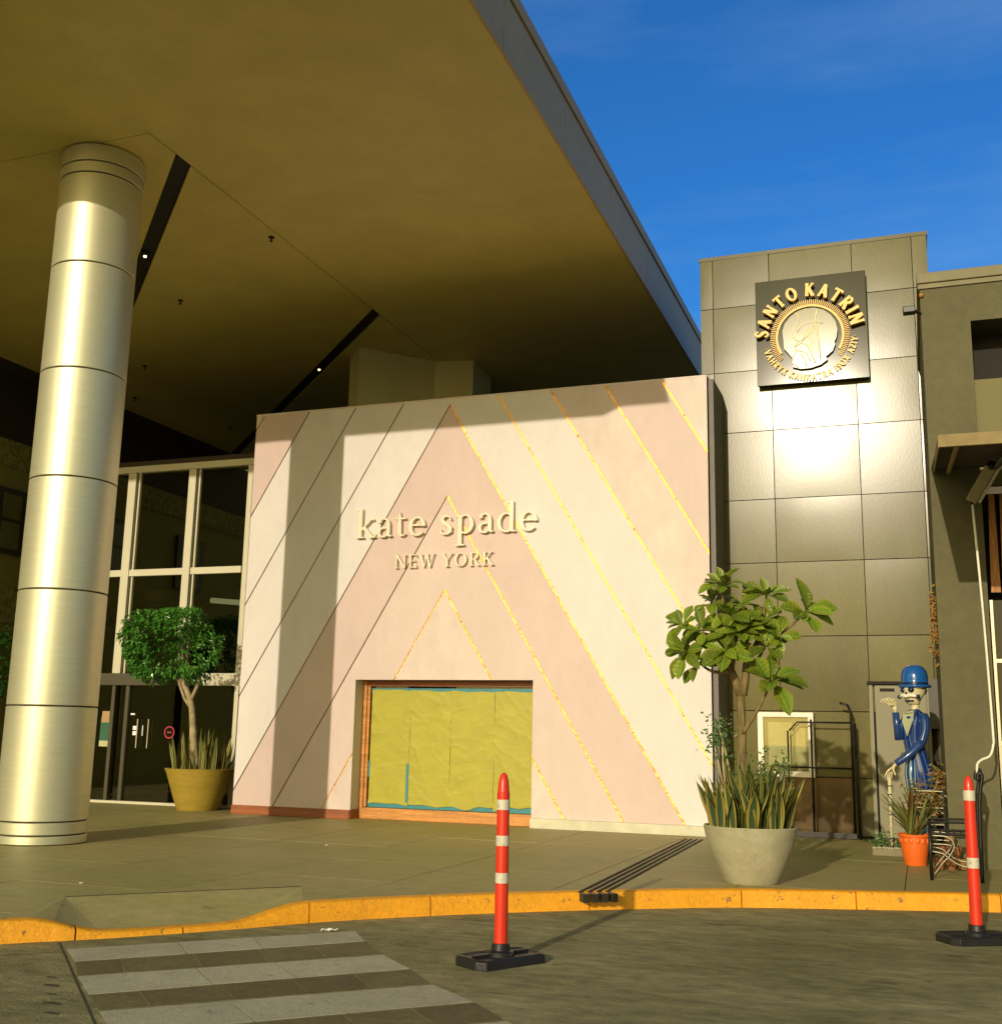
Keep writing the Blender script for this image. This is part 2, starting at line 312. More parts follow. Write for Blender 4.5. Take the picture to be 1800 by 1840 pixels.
def solo(name, b, m, label=None, cat=None, group=None, kind=None, smooth=False, auto=None, loc=(0,0,0)):
    me = mesh(name, b, loc, m, smooth or auto is not None, recalc=True)
    if auto is not None: me.set_sharp_from_angle(angle=R(auto))
    o = bpy.data.objects.new(name, me); o.location = loc; COL.objects.link(o); ORG[o] = Vector(loc)
    for k, v in (('label', label), ('category', cat), ('group', group), ('kind', kind)):
        if v: o[k] = v
    return o
def inst(name, me, mtx, parent):
    o = bpy.data.objects.new(name, me); COL.objects.link(o); o.parent = parent; o.matrix_local = mtx; return o
def clip(poly, a, b, c):
    """keep the part of a 2D polygon with a*x+b*y<=c"""
    res = []; n = len(poly)
    for i in range(n):
        p, q = poly[i], poly[(i+1) % n]; dp, dq = a*p[0]+b*p[1]-c, a*q[0]+b*q[1]-c
        if dp <= 0: res.append(p)
        if dp*dq < 0:
            t = dp/(dp-dq); res.append((p[0]+t*(q[0]-p[0]), p[1]+t*(q[1]-p[1])))
    cleaned = []
    for p in res:
        if not cleaned or (abs(p[0]-cleaned[-1][0])+abs(p[1]-cleaned[-1][1])) > 1e-5: cleaned.append(p)
    if len(cleaned) > 1 and abs(cleaned[0][0]-cleaned[-1][0])+abs(cleaned[0][1]-cleaned[-1][1]) < 1e-5: cleaned.pop()
    return cleaned if len(cleaned) > 2 else []
def area(p): return abs(sum(p[i][0]*p[(i+1) % len(p)][1]-p[(i+1) % len(p)][0]*p[i][1] for i in range(len(p))))/2
def spline(pts, n=6):
    """Catmull-Rom through points"""
    P = [Vector(p) for p in pts]; P = [P[0]*2-P[1]]+P+[P[-1]*2-P[-2]]; o = []
    for i in range(1, len(P)-2):
        for k in range(n):
            t = k/n; a, b, c, e = P[i-1], P[i], P[i+1], P[i+2]
            o.append(.5*((2*b)+(c-a)*t+(2*a-5*b+4*c-e)*t*t+(3*b-a-3*c+e)*t**3))
    o.append(P[-2]); return o

# ------------------------------------------------------------------ ground, road, kerb, pavement
RZ = -.15
solo('ground', B().add([(-300,-300,RZ-.02),(300,-300,RZ-.02),(300,300,RZ-.02),(-300,300,RZ-.02)], [(0,1,2,3)]), 'road', kind='structure')
road = solo('road', B().add([(-40,-40,RZ),(40,-40,RZ),(40,13,RZ),(-40,13,RZ)], [(0,1,2,3)]), 'road', kind='structure')
KB = [(-14.5,-2.6),(-10,1.9),(-7.4,4.75),(-5.9,6.40),(-5.62,6.68),(-5.32,6.99),(-4.90,7.52),(-4.50,8.10),(-4.07,8.59),(-3.36,9.26),(-2.57,9.88),(-1.72,10.47),(-1.00,10.78),(-.34,11.03),(.58,11.36),(2.2,11.75),(6,12.4),(14,13.3)]
kp = spline([(x, y, 0) for x, y in KB], 5)
def hk(x):      # kerb height along the road, dropped at the ramp
    pts = [(-20,.15),(-5.82,.15),(-5.40,.045),(-5.28,.04),(-4.86,.04),(-4.50,.15),(20,.15)]
    for (a, ha), (b, hb) in zip(pts, pts[1:]):
        if a <= x <= b: t = (x-a)/(b-a); t = t*t*(3-2*t); return ha+(hb-ha)*t
def nrm(i):
    t = (kp[min(i+1, len(kp)-1)]-kp[max(i-1, 0)]).normalized(); return Vector((-t.y, t.x, 0))
kerb = thing('kerb', 'yellow orange painted kerb curving along the edge of the pavement', 'kerb', (kp[40].x, kp[40].y, RZ), kind='structure')
cuts = list(range(0, len(kp), 7)); cuts[-1] = len(kp)-1
for a, b_ in zip(cuts, cuts[1:]):
    bb = B(); sec = []
    L_ = sum((kp[i+1]-kp[i]).length for i in range(a, b_))
    for i in range(a, b_+1):
        n = nrm(i); h = hk(kp[i].x); p = kp[i].copy()
        if i == a: p += (kp[i+1]-kp[i]).normalized()*.006
        if i == b_: p -= (kp[i]-kp[i-1]).normalized()*.006
        sec.append([p+Vector((0,0,RZ-.02)), p+n*.012+Vector((0,0,RZ+h-.018)), p+n*.022+Vector((0,0,RZ+h-.006)), p+n*.04+Vector((0,0,RZ+h)), p+n*.13+Vector((0,0,RZ+h)), p+n*.13+Vector((0,0,RZ-.02))])
    m = 6; vs = [q for s_ in sec for q in s_]; fs = []
    for i in range(len(sec)-1):
        for k in range(m): fs.append((i*m+k, i*m+(k+1) % m, (i+1)*m+(k+1) % m, (i+1)*m+k))
    fs += [tuple(range(m-1, -1, -1)), tuple(range((len(sec)-1)*m, len(sec)*m))]
    bb.add(vs, fs); part('kerb_stone', bb, 'kerb', kerb, auto=40)
# inner edge of the kerb = edge of the paving; the dropped ramp is cut out
inner = [(kp[i]+nrm(i)*.134) for i in range(len(kp))]
iL = min(range(len(kp)), key=lambda i: abs(kp[i].x+5.86)); iR = min(range(len(kp)), key=lambda i: abs(kp[i].x+4.47))
RB_L, RB_R = (-6.30, 7.47), (-5.03, 8.88)
poly = [(p.x, p.y) for p in inner[:iL+1]]+[RB_L, RB_R]+[(p.x, p.y) for p in inner[iR:]]+[(14, 17.5), (-17.45, 17.5), (-17.45, -2)]
solo_p = B(); solo_p.prism([(x, y, RZ-.01) for x, y in poly], (0, 0, .138))
pave = solo('pavement', solo_p, 'joint', kind='structure')
G = 1.42
for ix in range(-9, 8):
    for iy in range(-6, 8):
        x0, y0 = -5.9+ix*G, 8.1+iy*G
        q = poly
        for a, b_, c in ((-1,0,-(x0+.004)), (1,0,x0+G-.004), (0,-1,-(y0+.004)), (0,1,y0+G-.004)):
            q = clip(q, a, b_, c)
            if not q: break
        if not q or area(q) < .01: continue
        dz = random.uniform(-.0012, .0012)
        part('paving_slab', B().prism([(x, y, -.03) for x, y in q], (0, 0, .03+dz)), 'slab', pave)
# ramp
KL, KR = inner[iL], inner[iR]
mid = inner[iL:iR+1]; HK = {tuple(inner[i]): RZ+hk(kp[i].x) for i in range(iL, iR+1)}
LL = min(mid, key=lambda p: abs(p.x+5.42)); LR = min(mid, key=lambda p: abs(p.x+4.95))
low = [p for p in mid if LL.x-1e-6 <= p.x <= LR.x+1e-6]
rampo = thing('kerb_ramp', 'sloping pavement ramp dipping to the lowered stretch of orange kerb', 'ramp', (-5.4, 7.6, -.1), kind='structure')
zlow = RZ+.042
part('ramp_joint', B().tube([(RB_L[0], RB_L[1], .001),(RB_R[0], RB_R[1], .001)], .004, 6), 'joint', rampo)
part('ramp_surface', B().add([(RB_L[0], RB_L[1], 0)]+[(p.x, p.y, HK[tuple(p)]) for p in low]+[(RB_R[0], RB_R[1], 0)], [tuple(range(len(low)+2))]), 'ramp', rampo)
lf = [p for p in mid if p.x <= LL.x+1e-6]
part('ramp_flare', B().add([(RB_L[0], RB_L[1], .0)]+[(p.x, p.y, HK[tuple(p)]) for p in lf], [(0, i+1, i+2) for i in range(len(lf)-1)]), 'ramp', rampo)
rf = [p for p in mid if p.x >= LR.x-1e-6]
part('ramp_flare', B().add([(RB_R[0], RB_R[1], .0)]+[(p.x, p.y, HK[tuple(p)]) for p in rf], [(0, i+1, i+2) for i in range(len(rf)-1)]), 'ramp', rampo)

# crosswalk of pale and brown slabs
def lerp(a, b_, t): return (a[0]+(b_[0]-a[0])*t, a[1]+(b_[1]-a[1])*t)
rows = [((-5.39,6.45),(-4.02,7.94),(-3.77,7.60),(-5.07,6.15),'stripe'), ((-5.05,6.13),(-3.75,7.58),(-3.45,7.22),(-4.77,5.82),'paver'),
        ((-4.75,5.80),(-3.43,7.20),(-3.09,6.87),(-4.39,5.46),'stripe'), ((-4.37,5.44),(-3.07,6.85),(-2.79,6.53),(-4.10,5.19),'paver'),
        ((-4.08,5.17),(-2.77,6.51),(-2.40,6.21),(-3.72,4.84),'stripe'), ((-3.70,4.82),(-2.38,6.19),(-2.1,5.9),(-3.42,4.52),'paver'),
        ((-3.40,4.50),(-2.08,5.88),(-1.75,5.55),(-3.05,4.17),'stripe')]
for ri, (a, b_, c, e, m) in enumerate(rows):
    ts = [0, .36, .62, 1] if m == 'stripe' else [0, .14, .38, .60, .80, 1]
    for t0, t1 in zip(ts, ts[1:]):
        g = .0022; q = [lerp(a, b_, t0+g), lerp(a, b_, t1-g), lerp(e, c, t1-g), lerp(e, c, t0+g)]
        part('painted_slab' if m == 'stripe' else 'paving_slab', B().prism([(x, y, RZ-.01) for x, y in q], (0, 0, .0112+random.uniform(0, .0006))), m, road)
bl = B()
for p, q in (((-5.60,6.62),(-3.1,4.13)), ((-5.36,6.35),(-9.0,2.6))):
    t = (Vector(q)-Vector(p)).normalized(); n = Vector((-t.y, t.x))*.005
    bl.add([(p[0]+n.x,p[1]+n.y,RZ+.0035),(p[0]-n.x,p[1]-n.y,RZ+.0035),(q[0]-n.x,q[1]-n.y,RZ+.0035),(q[0]+n.x,q[1]+n.y,RZ+.0035)], [(0,1,2,3)])
part('expansion_joint', bl, 'joint', road)
gu = thing('drain_cover', 'row of small dark drain slots in the road left of the crossing', 'drain', (-4.8, 5.6, RZ))
for k in range(5):
    p = Vector((-4.87+.15*k, 5.72-.17*k, RZ)); sc__ = (.7, 1.05, .6, 1.1, .9)[k]; part('drain_slot', B().lathe([(.0,.0042),(.05*sc__,.0040),(.056*sc__,.0)], p, 14, 1, .38), 'joint', gu)
solo('paper_scrap', B().grid(lambda u, v: (-4.23+.10*u+.01*v, 7.78+.05*v+.03*u, RZ+.006+.02*abs(math.sin(5*u+3*v))), 5, 3), 'litter', 'small crumpled white paper scrap lying by the lowered kerb', 'litter', loc=(-4.2,7.8,RZ))
for nm, p, lb in (('leaf_litter', (-6.55,12.1), 'tiny pale fallen leaf on the pavement in front of the shop'), ('cigarette_end', (-6.72,8.15), 'thin pale stick lying on the pavement beside the ramp')):
    solo(nm, B().obox((p[0], p[1], .008), (.016,.005,0), (-.004,.009,0), (0,0,.003)), 'mint', lb, 'litter', loc=(p[0], p[1], 0))
# drain channels across the pavement
dr = thing('trench_drain', 'four dark parallel drain channels crossing the pavement to the kerb', 'drain', (-2.8, 12.5, 0))
for k in range(4):
    x0 = -2.80+.066*k; x1 = -2.995+.07*k
    part('channel', B().prism([(x0-.014,9.66+.055*k,.002),(x0+.014,9.68+.055*k,.002),(x1+.014,15.40,.002),(x1-.014,15.40,.002)], (0,0,.005)), 'dark', dr)
for k in range(4):
    p = Vector((-2.765+.067*k, 9.69+.052*k, 0)); part('outlet', B().obox(p+Vector((.03,-.085,-.03)), (.022,.017,0), (-.03,.04,0), (0,0,.034)), 'steel', dr)

# ------------------------------------------------------------------ shop front
D = 15.905; XL, XR, HW, XC = -10.32, -2.72, 6.51, -6.78; DL, DRr, DT = -8.24, -5.33, 2.10
shop = thing('storefront', 'pink and cream chevron shop front with gold inlay lines and papered doorway', 'shop', (XC, D, 0))
core = B().box(XL+.01, DL, D+.022, 16.66, 0, HW-.01).box(DRr, XR-.01, D+.022, 16.66, 0, HW-.01).box(DL, DRr, D+.022, 16.66, DT, HW-.01)
part('wall_core', core, 'side', shop)
part('rear_block', B().box(-10.25, -3.0, 16.665, 31, 0, 6.35), 'side', shop)
SL = 1.712; cs = SL/math.hypot(SL, 1)
A0, DA = 6.42, 1.475
levels = [A0+DA*k for k in range(6, -3, -1)]     # chevron lines, from the outermost to the innermost
regL = [(XL,.0),(DL,.0),(DL,DT),(XC,DT),(XC,HW),(XL,HW)]
regR = [(XC,DT),(DRr,DT),(DRr,.0),(XR,.0),(XR,HW),(XC,HW)]
gapz = .010*math.hypot(SL, 1)
colL = {5:'peach',4:'peach',3:'pink',2:'cream',1:'cream',0:'cream',-1:'pink',-2:'rose',-3:'peach'}
colR = {5:'peach',4:'peach',3:'pink',2:'peach',1:'cream',0:'cream',-1:'pink',-2:'rose',-3:'peach'}
ks = list(range(6, -4, -1))
for k in ks:
    up = A0+DA*k-gapz if k >= -2 else None       # band between line k (outer) and line k-1
    hiA = A0+DA*(k+1)-gapz; loA = A0+DA*k+gapz if k >= -2 else None
    pieces = []
    for sgn, reg, cm in ((-1, regL, colL), (1, regR, colR)):
        # left: z <= A+SL*(x-XC) below line ; right: z <= A-SL*(x-XC)
        sub = [reg]
        if k in (-3, -2, -1):  # split L-shaped regions so each clip stays simple
            sub = [clip(reg, 0, -1, -DT), clip(clip(reg, 0, 1, DT), *((1, 0, DL) if sgn < 0 else (-1, 0, -DRr)))]
        for s0 in sub:
            q = clip(s0, sgn*SL, 1, hiA+sgn*SL*XC) if s0 else []
            if q and loA is not None: q = clip(q, -sgn*SL, -1, -(loA+sgn*SL*XC))
            if q and area(q) > 1e-3: pieces.append((sgn, q))
    by = {}
    for sgn, q in pieces: by.setdefault(sgn if k+1 > 0 else 0, []).append((sgn, q))
    groups_ = []
    for key, lst in by.items():
        if k == -3:
            up_ = [q for q in lst if max(z for _, z in q[1]) > DT+.01]; groups_ += [(key, up_)]+[(key, [q]) for q in lst if q not in up_]
        else: groups_.append((key, lst))
    for key, lst in groups_:
        if not lst: continue
        b_ = B()
        for sgn, q in lst: b_.prism([(x, D, z) for x, z in q], (0, .02, 0))
        part('wall_panel', b_, (colL if key <= 0 else colR).get(k, 'peach'), shop)
def seg_in(reg, sgn, A):
    hw = .019 if sgn < 0 else .025
    q = clip(reg, sgn*SL, 1, A+hw+sgn*SL*XC)
    return clip(q, -sgn*SL, -1, -(A-hw+sgn*SL*XC)) if q else []
for k in range(4, -3, -1):
    A = A0+DA*k
    for sgn, reg in ((-1, regL), (1, regR)):
        subs = [clip(reg, 0, -1, -DT), clip(clip(reg, 0, 1, DT), *((1, 0, DL) if sgn < 0 else (-1, 0, -DRr)))]
        for s0 in subs:
            if not s0: continue
            q = seg_in(s0, sgn, A)
            if q and area(q) > 1e-4: part('inlay', B().prism([(x, D+.010 if sgn < 0 else D-.003, z) for x, z in q], (0, .012 if sgn < 0 else .024, 0)), 'gold' if (sgn > 0 or k == -2) else 'bronze', shop)  # left strips: same gold, darkened in colour as if reflecting dark surroundings
part('roof_cap', B().box(XL-.005, XR+.005, D-.004, 16.67, HW, HW+.03), 'peach', shop)
part('skirting', B().box(XL-.005, DL+.001, D-.03, D-.001, 0, .135), 'redwood', shop, bevel=.004)
part('skirting', B().box(DRr-.001, XR+.01, D-.07, D-.001, 0, .14), 'mint', shop, label='pale grey green skirting block right of the doorway', bevel=.01)
part('jamb', B().box(DL-.001, DL+.004, D+.001, 16.27, .14, DT), 'cream', shop)
part('jamb_skirting', B().box(DL-.001, DL+.012, D+.001, 16.27, 0, .14), 'redwood', shop)
for q in ((DL+.004, DL+.07, 16.18, 16.30, 0, DT), (DL+.075, DL+.12, 16.20, 16.30, .17, DT-.08), (DRr-.06, DRr, 16.18, 16.30, 0, DT)): part('door_frame', B().box(*q), 'wood', shop, bevel=.005)
part('door_header', B().box(DL+.07, DRr-.06, 16.18, 16.31, DT-.085, DT), 'redwood', shop)
part('threshold_board', B().box(DL+.07, DRr-.06, 16.16, 16.30, 0, .165), 'wood', shop, bevel=.006)
part('glass_pane', B().box(DL+.12, DRr-.06, 16.262, 16.27, .165, DT-.085), 'clear', shop)
part('tape_strip', B().box(DL+.12, DRr-.06, 16.256, 16.261, 1.90, 1.985), 'tape', shop)
part('tape_strip', B().box(DL+.12, DRr-.06, 16.256, 16.261, .17, .28), 'tape', shop)
px = [-8.10, -7.43, -6.75, -6.04, -5.39]
for i in range(4):
    x0, x1 = px[i]+.0015, px[i+1]-.0015; ph = i*1.7
    def fp(u, v, x0=x0, x1=x1, ph=ph):
        x = x0+(x1-x0)*u+.002*math.sin(9*v+ph); tb = .02*math.sin(4*u+ph)+.012*math.sin(11*u+ph*2); z = (.225+tb*(.6+.8*(i > 1)))*(1-v)+(1.955-.012*i*u+.4*tb)*v
        s1 = math.sin((v*1.9+u*(.55 if i % 2 else -.7))*19+ph+2.0*math.sin(3*u+ph)); s2 = math.sin((v*1.1-u*.8)*33+ph*2+1.5*math.sin(5*v))
        from mathutils import noise
        dg = (.6 if i % 2 else -.5); q = Vector((u*2.0+dg*v*2.2, (v*9+u*3.2*dg), ph*3)); r1 = noise.noise(q); r2_ = noise.noise(q*2.1+Vector((5,0,0)))
        ed = .5+.5*abs(2*u-1)
        return (x, 16.234+(.0065*(1-min(1, abs(r1)*2.6))**6+.004*(1-min(1, abs(r2_)*2.6))**6)*-ed, z)
    part('paper_sheet', B().grid(fp, 30, 80), 'paper', shop, smooth=True)
part('tape_strip', B().box(-7.47, -7.43, 16.225, 16.229, .26, .84), 'tape', shop)
part('tape_strip', B().box(-8.12, -8.09, 16.225, 16.229, .62, .86), 'tape', shop)

# ------------------------------------------------------------------ lettering: serif strokes, cap height 1
def arc(cx, cy, rx, ry, a0, a1, w0, w1, n=14):
    """bowl: stroke thick at the sides (w0) and thin at top and bottom (w1)"""
    o = []
    for i in range(n+1):
        a = R(a0+(a1-a0)*i/n); t = abs(math.cos(a))
        o.append((cx+rx*math.cos(a), cy+ry*math.sin(a), w1+(w0-w1)*t*t))
    return o
def ln(x0, y0, x1, y1, w): return [(x0, y0, w), (x1, y1, w)]
def glyphs(T=.115, t=.05, s=.045):
    sf = lambda x, y, wd=.26: ln(x-wd/2, y, x+wd/2, y, s)
    h = s/2
    g = {}
    g['k'] = (.62, [ln(.14,0,.14,1,T), sf(.14,h), ln(.02,.955,.14,.985,s), ln(.17,.27,.46,.60,t), sf(.48,.62,.2), ln(.25,.37,.53,.02,T), sf(.54,h,.22)])
    g['a'] = (.52, [ln(.38,.06,.38,.46,T), arc(.23,.46,.15,.17,0,150,T*.9,t), [(.11,.49,T*1.1),(.10,.55,T*.8)], arc(.22,.165,.15,.15,60,300,T*.9,t), ln(.23,.31,.38,.36,t), ln(.24,.02,.38,.1,t), [(.38,.09,T*.9),(.42,.03,t),(.50,.05,t*.6)]])
    g['t'] = (.40, [[(.17,.82,.02),(.17,.62,T*.8),(.17,.15,T),(.2,.05,T*.8),(.28,.03,t),(.37,.09,t*.6)], ln(.03,.61,.36,.61,t)])
    g['e'] = (.54, [arc(.27,.32,.21,.30,0,320,T,t,20), ln(.07,.36,.48,.36,t)])
    g['s'] = (.46, [[(.37,.48,t),(.34,.57,t),(.25,.62,t),(.15,.60,T*.7),(.10,.50,T*.9),(.16,.40,T),(.28,.31,T),(.36,.22,T),(.36,.10,T*.9),(.27,.02,t),(.15,.02,t),(.08,.08,t),(.06,.18,t)]])
    g['p'] = (.62, [ln(.15,-.38,.15,.6,T), sf(.15,-.37,.28), ln(.03,.57,.15,.61,s), arc(.30,.32,.21,.30,-140,140,T,t,18)])
    g['d'] = (.64, [ln(.46,.02,.46,1,T), ln(.34,.955,.46,.985,s), arc(.30,.31,.22,.30,40,320,T,t,18), ln(.46,h,.58,h,s)])
    g['N'] = (.82, [ln(.12,0,.12,1,t*1.3), ln(.14,.98,.68,.02,T*1.15), ln(.70,0,.70,1,t*1.3), sf(.12,h), sf(.10,1-h,.2), sf(.70,1-h)])
    g['E'] = (.68, [ln(.16,0,.16,1,T), ln(.04,h,.58,h,s), ln(.04,1-h,.56,1-h,s), ln(.16,.52,.46,.52,s), ln(.58,.0,.58,.22,s), ln(.55,.8,.55,1,s), ln(.46,.43,.46,.61,s)])
    g['W'] = (1.06, [ln(.08,.98,.32,.02,T*1.1), ln(.32,.02,.52,.95,t), ln(.50,.98,.74,.02,T*1.1), ln(.74,.02,.97,.98,t), sf(.08,1-h,.24), sf(.52,1-h,.2), sf(.97,1-h,.2)])
    g['Y'] = (.76, [ln(.08,.98,.38,.46,T*1.1), ln(.68,.98,.38,.46,t), ln(.38,0,.38,.48,T), sf(.38,h,.3), sf(.08,1-h,.24), sf(.68,1-h,.2)])
    g['O'] = (.88, [arc(.43,.5,.34,.48,0,360,T*1.15,t,30)])
    g['R'] = (.76, [ln(.16,0,.16,1,T), sf(.16,h,.28), ln(.04,1-h,.36,1-h,s), arc(.34,.745,.22,.235,-90,90,T,t,14), ln(.16,.51,.36,.51,t), ln(.34,.52,.62,.02,T*1.1), sf(.66,h,.16)])
    g['K'] = (.80, [ln(.16,0,.16,1,T), sf(.16,h,.28), sf(.16,1-h,.28), ln(.18,.38,.60,.97,t), sf(.60,1-h,.22), ln(.32,.57,.66,.02,T*1.1), sf(.68,h,.22)])
    g['S'] = (.62, [[(.51,.76,t),(.50,.90,t),(.38,.97,t*1.2),(.22,.95,T*.8),(.13,.82,T),(.18,.66,T),(.32,.53,T*1.15),(.47,.38,T*1.1),(.52,.22,T),(.43,.07,T*.7),(.28,.03,t*1.2),(.14,.08,t),(.09,.26,t)]])
    g['A'] = (.80, [ln(.10,.02,.38,.98,t*1.3), ln(.37,.98,.68,.02,T*1.15), ln(.20,.34,.56,.34,t), sf(.10,h,.22), sf(.68,h,.26)])
    g['T'] = (.74, [ln(.36,0,.36,1,T), ln(.04,1-h,.68,1-h,s), ln(.05,.8,.05,1,s), ln(.67,.8,.67,1,s), sf(.36,h,.3)])
    g['I'] = (.36, [ln(.16,0,.16,1,T), sf(.16,h,.28), sf(.16,1-h,.28)])
    g['M'] = (.98, [ln(.12,0,.12,1,t*1.3), ln(.13,.98,.48,.04,T), ln(.48,.04,.82,.98,t), ln(.84,0,.84,1,T), sf(.12,h,.2), sf(.84,h,.24)])
    g['H'] = (.86, [ln(.16,0,.16,1,T), ln(.68,0,.68,1,T), ln(.16,.5,.68,.5,t), sf(.16,h), sf(.68,h), sf(.16,1-h), sf(.68,1-h)])
    g['X'] = (.78, [ln(.10,.98,.66,.02,T*1.1), ln(.10,.02,.64,.98,t*1.3), sf(.1,h,.2), sf(.66,h,.22), sf(.1,1-h,.22), sf(.64,1-h,.2)])
    g['V'] = (.76, [ln(.08,.98,.38,.02,T*1.1), ln(.38,.02,.68,.98,t), sf(.08,1-h,.24), sf(.68,1-h,.2)])
    g['Z'] = (.70, [ln(.08,1-h,.60,1-h,s), ln(.58,.98,.1,.02,T*1.1), ln(.06,h,.62,h,s), ln(.09,.8,.09,1,s), ln(.61,0,.61,.2,s)])
    g['D'] = (.82, [ln(.16,0,.16,1,T), ln(.04,h,.36,h,s), ln(.04,1-h,.36,1-h,s), arc(.34,.5,.36,.48,-90,90,T,s,20)])
    g['.'] = (.3, [ln(.08,.5,.2,.5,.12)])
    return g
def glyph_bm(strokes, fn, dep, eps=.0004):
    """each stroke is a ribbon of real depth; fn maps glyph plane to the world, dep is the outward vector"""
    b_ = B(); n_ = Vector(dep).normalized()
    for si, st in enumerate(strokes):
        pts = [Vector((p[0], p[1])) for p in st]; ws = [p[2] for p in st]; l, r = [], []
        for i, p in enumerate(pts):
            t = (pts[min(i+1, len(pts)-1)]-pts[max(i-1, 0)])
            if t.length < 1e-6: t = pts[1]-pts[0]
            t.normalize(); n = Vector((-t.y, t.x))*ws[i]/2; l.append(p+n); r.append(p-n)
        m = len(pts); d_ = Vector(dep)+n_*(eps*si)
        vs = [fn(q.x, q.y) for q in l]+[fn(q.x, q.y) for q in r]; vs += [Vector(q)+d_ for q in vs]
        fs = []
        for i in range(m-1):
            fs += [(i, i+1, m+i+1, m+i), (2*m+i, 3*m+i, 3*m+i+1, 2*m+i+1), (i, 2*m+i, 2*m+i+1, i+1), (m+i, m+i+1, 3*m+i+1, 3*m+i)]
        fs += [(0, m, 3*m, 2*m), (m-1, 3*m-1, 4*m-1, 2*m-1)]
        b_.add(vs, fs)
    return b_
GL = glyphs(); GB = glyphs(.25, .15, .13)
def line_text(root, text, x0, x1, z, h, y, depth, m, track=.06, G=GL):
    tot = sum(.36 if c == ' ' else G[c][0]+track for c in text)-track; sx = (x1-x0)/tot; cx = x0
    for c in text:
        if c == ' ': cx += .36*sx; continue
        wd, st = G[c]; ox = cx
        part('letter', glyph_bm(st, lambda u, v, ox=ox: Vector((ox+u*sx, y, z+v*h)), (0, -depth, 0)), m, root); cx += (wd+track)*sx
sg = thing('shop_sign', 'raised cream letters reading kate spade NEW YORK on the chevron wall', 'sign', (XC, D, 4.3))
line_text(sg, 'kate spade', -8.31, -5.27, 4.32, .47, D-.03, .05, 'letter')
line_text(sg, 'NEW YORK', -7.61, -5.96, 3.82, .205, D-.03, .04, 'letter', .12)

# ------------------------------------------------------------------ canopy
ZC = 8.4; CX0, CX1, CXR = -16.67, -8.48, -3.83; YF, YJ, YB = 7.5, 10.25, 31.0
can = thing('canopy', 'huge flat canopy with beige underside and grey edge over the forecourt', 'canopy', (-10, 12, ZC))
part('soffit_panel', B().prism([(-34,YF,ZC),(-4.85,YF,ZC),(CXR,9.0,ZC),(CXR,YB,ZC),(CX1+.012,YB,ZC),(CX1+.012,YJ-.012,ZC),(-34,YJ-.012,ZC)], (0,0,.08)), 'soffit', can)
sw = .226*math.sqrt(2)/2
def slotpoly(y0): return [(CX1-.16, y0-.10), (CX1+.0, y0+.03), (CX1+.0, y0+.03)]
y1, y2 = 11.02, 16.55
regB = [(CX0,YJ+.09),(CX1-.012,YJ+.09),(CX1-.012,YB),(CX0,YB)]
e = .16
pcs = []
for lo, hi in ((None, y1), (y1, y2), (y2, None)):
    q = regB
    if hi: q = clip(q, 1, 1, hi+CX1-e)
    if lo: q = clip(q, -1, -1, -(lo+CX1+e))
    pcs.append(q)
    part('soffit_panel', B().prism([(x, y, ZC+.006) for x, y in q], (0,0,.075)), 'soffit', can)
part('seam_strip', B().prism([(CX0,YJ+.002,ZC+.01),(CX1-.013,YJ+.002,ZC+.01),(CX1-.013,YJ+.082,ZC+.01),(CX0,YJ+.082,ZC+.01)], (0,0,.05)), 'soffit', can)
part('seam_backing', B().box(-34, CXR-.02, YF+.1, YB, ZC+.085, ZC+.10), 'seam', can)
for yy in (y1, y2):
    ln_ = (CX1-CX0); a = Vector((CX1-.012, yy)); b_ = Vector((CX0, yy+ln_))
    n = Vector((1, 1)).normalized()*.113; t = Vector((-1, 1)).normalized()
    part('light_slot', B().prism([(a.x+n.x, a.y+n.y, ZC+.04),(a.x-n.x, a.y-n.y, ZC+.04),(b_.x-n.x, b_.y-n.y, ZC+.04),(b_.x+n.x, b_.y+n.y, ZC+.04)], (0,0,.02)), 'dark', can)
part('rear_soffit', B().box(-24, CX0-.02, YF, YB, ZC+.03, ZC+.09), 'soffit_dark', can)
part('deck', B().prism([(-34,YF+.02,ZC+.101),(-4.87,YF+.02,ZC+.101),(CXR-.03,9.0,ZC+.101),(CXR-.03,YB,ZC+.101),(-34,YB,ZC+.101)], (0,0,.78)), 'fascia', can)
yj = [9.0, 10.1, 12.35, 14.6, 16.85, 19.1, 21.35, 24, 27, YB]
for a, b_ in zip(yj, yj[1:]):
    part('fascia_panel', B().box(CXR-.02, CXR+.012, a+.008, b_-.008, ZC-.004, ZC+.72), 'fascia', can)
part('fascia_groove', B().box(CXR-.02, CXR+.0, 9.0, YB, ZC+.72, ZC+.745), 'seam', can)
part('fascia_cap', B().box(CXR-.05, CXR+.03, 9.0, YB, ZC+.745, ZC+.91), 'fascia', can)
part('fascia_panel', B().prism([(-34,YF-.01,ZC-.004),(-4.86,YF-.01,ZC-.004),(CXR+.0,8.99,ZC-.004),(CXR-.03,9.0,ZC-.004),(-4.88,YF+.02,ZC-.004),(-34,YF+.02,ZC-.004)], (0,0,.91)), 'fascia', can)
for (x, y, lb) in ((-10.80,13.30,'small lit spotlight in the dark ceiling slot right of the column'), (-10.93,18.95,'small lit spotlight halfway along the rear ceiling slot'), (-8.50,21.3,'small lit spotlight under the canopy right of the pale pier')):
    s_ = thing('spotlight', lb, 'lamp', (x, y, ZC), 'ceiling spotlights under the canopy')
    part('housing', B().lathe([(.06,.0),(.075,-.02),(.075,-.06),(.05,-.085),(.045,-.08)], (x, y, ZC+.05), 16), 'black', s_, smooth=True)
    part('lens', B().lathe([(.0,-.07),(.022,-.07)], (x, y, ZC+.045), 16).ball((x, y, ZC-.028), .024, n=10, m=6), 'lamp', s_, smooth=True)
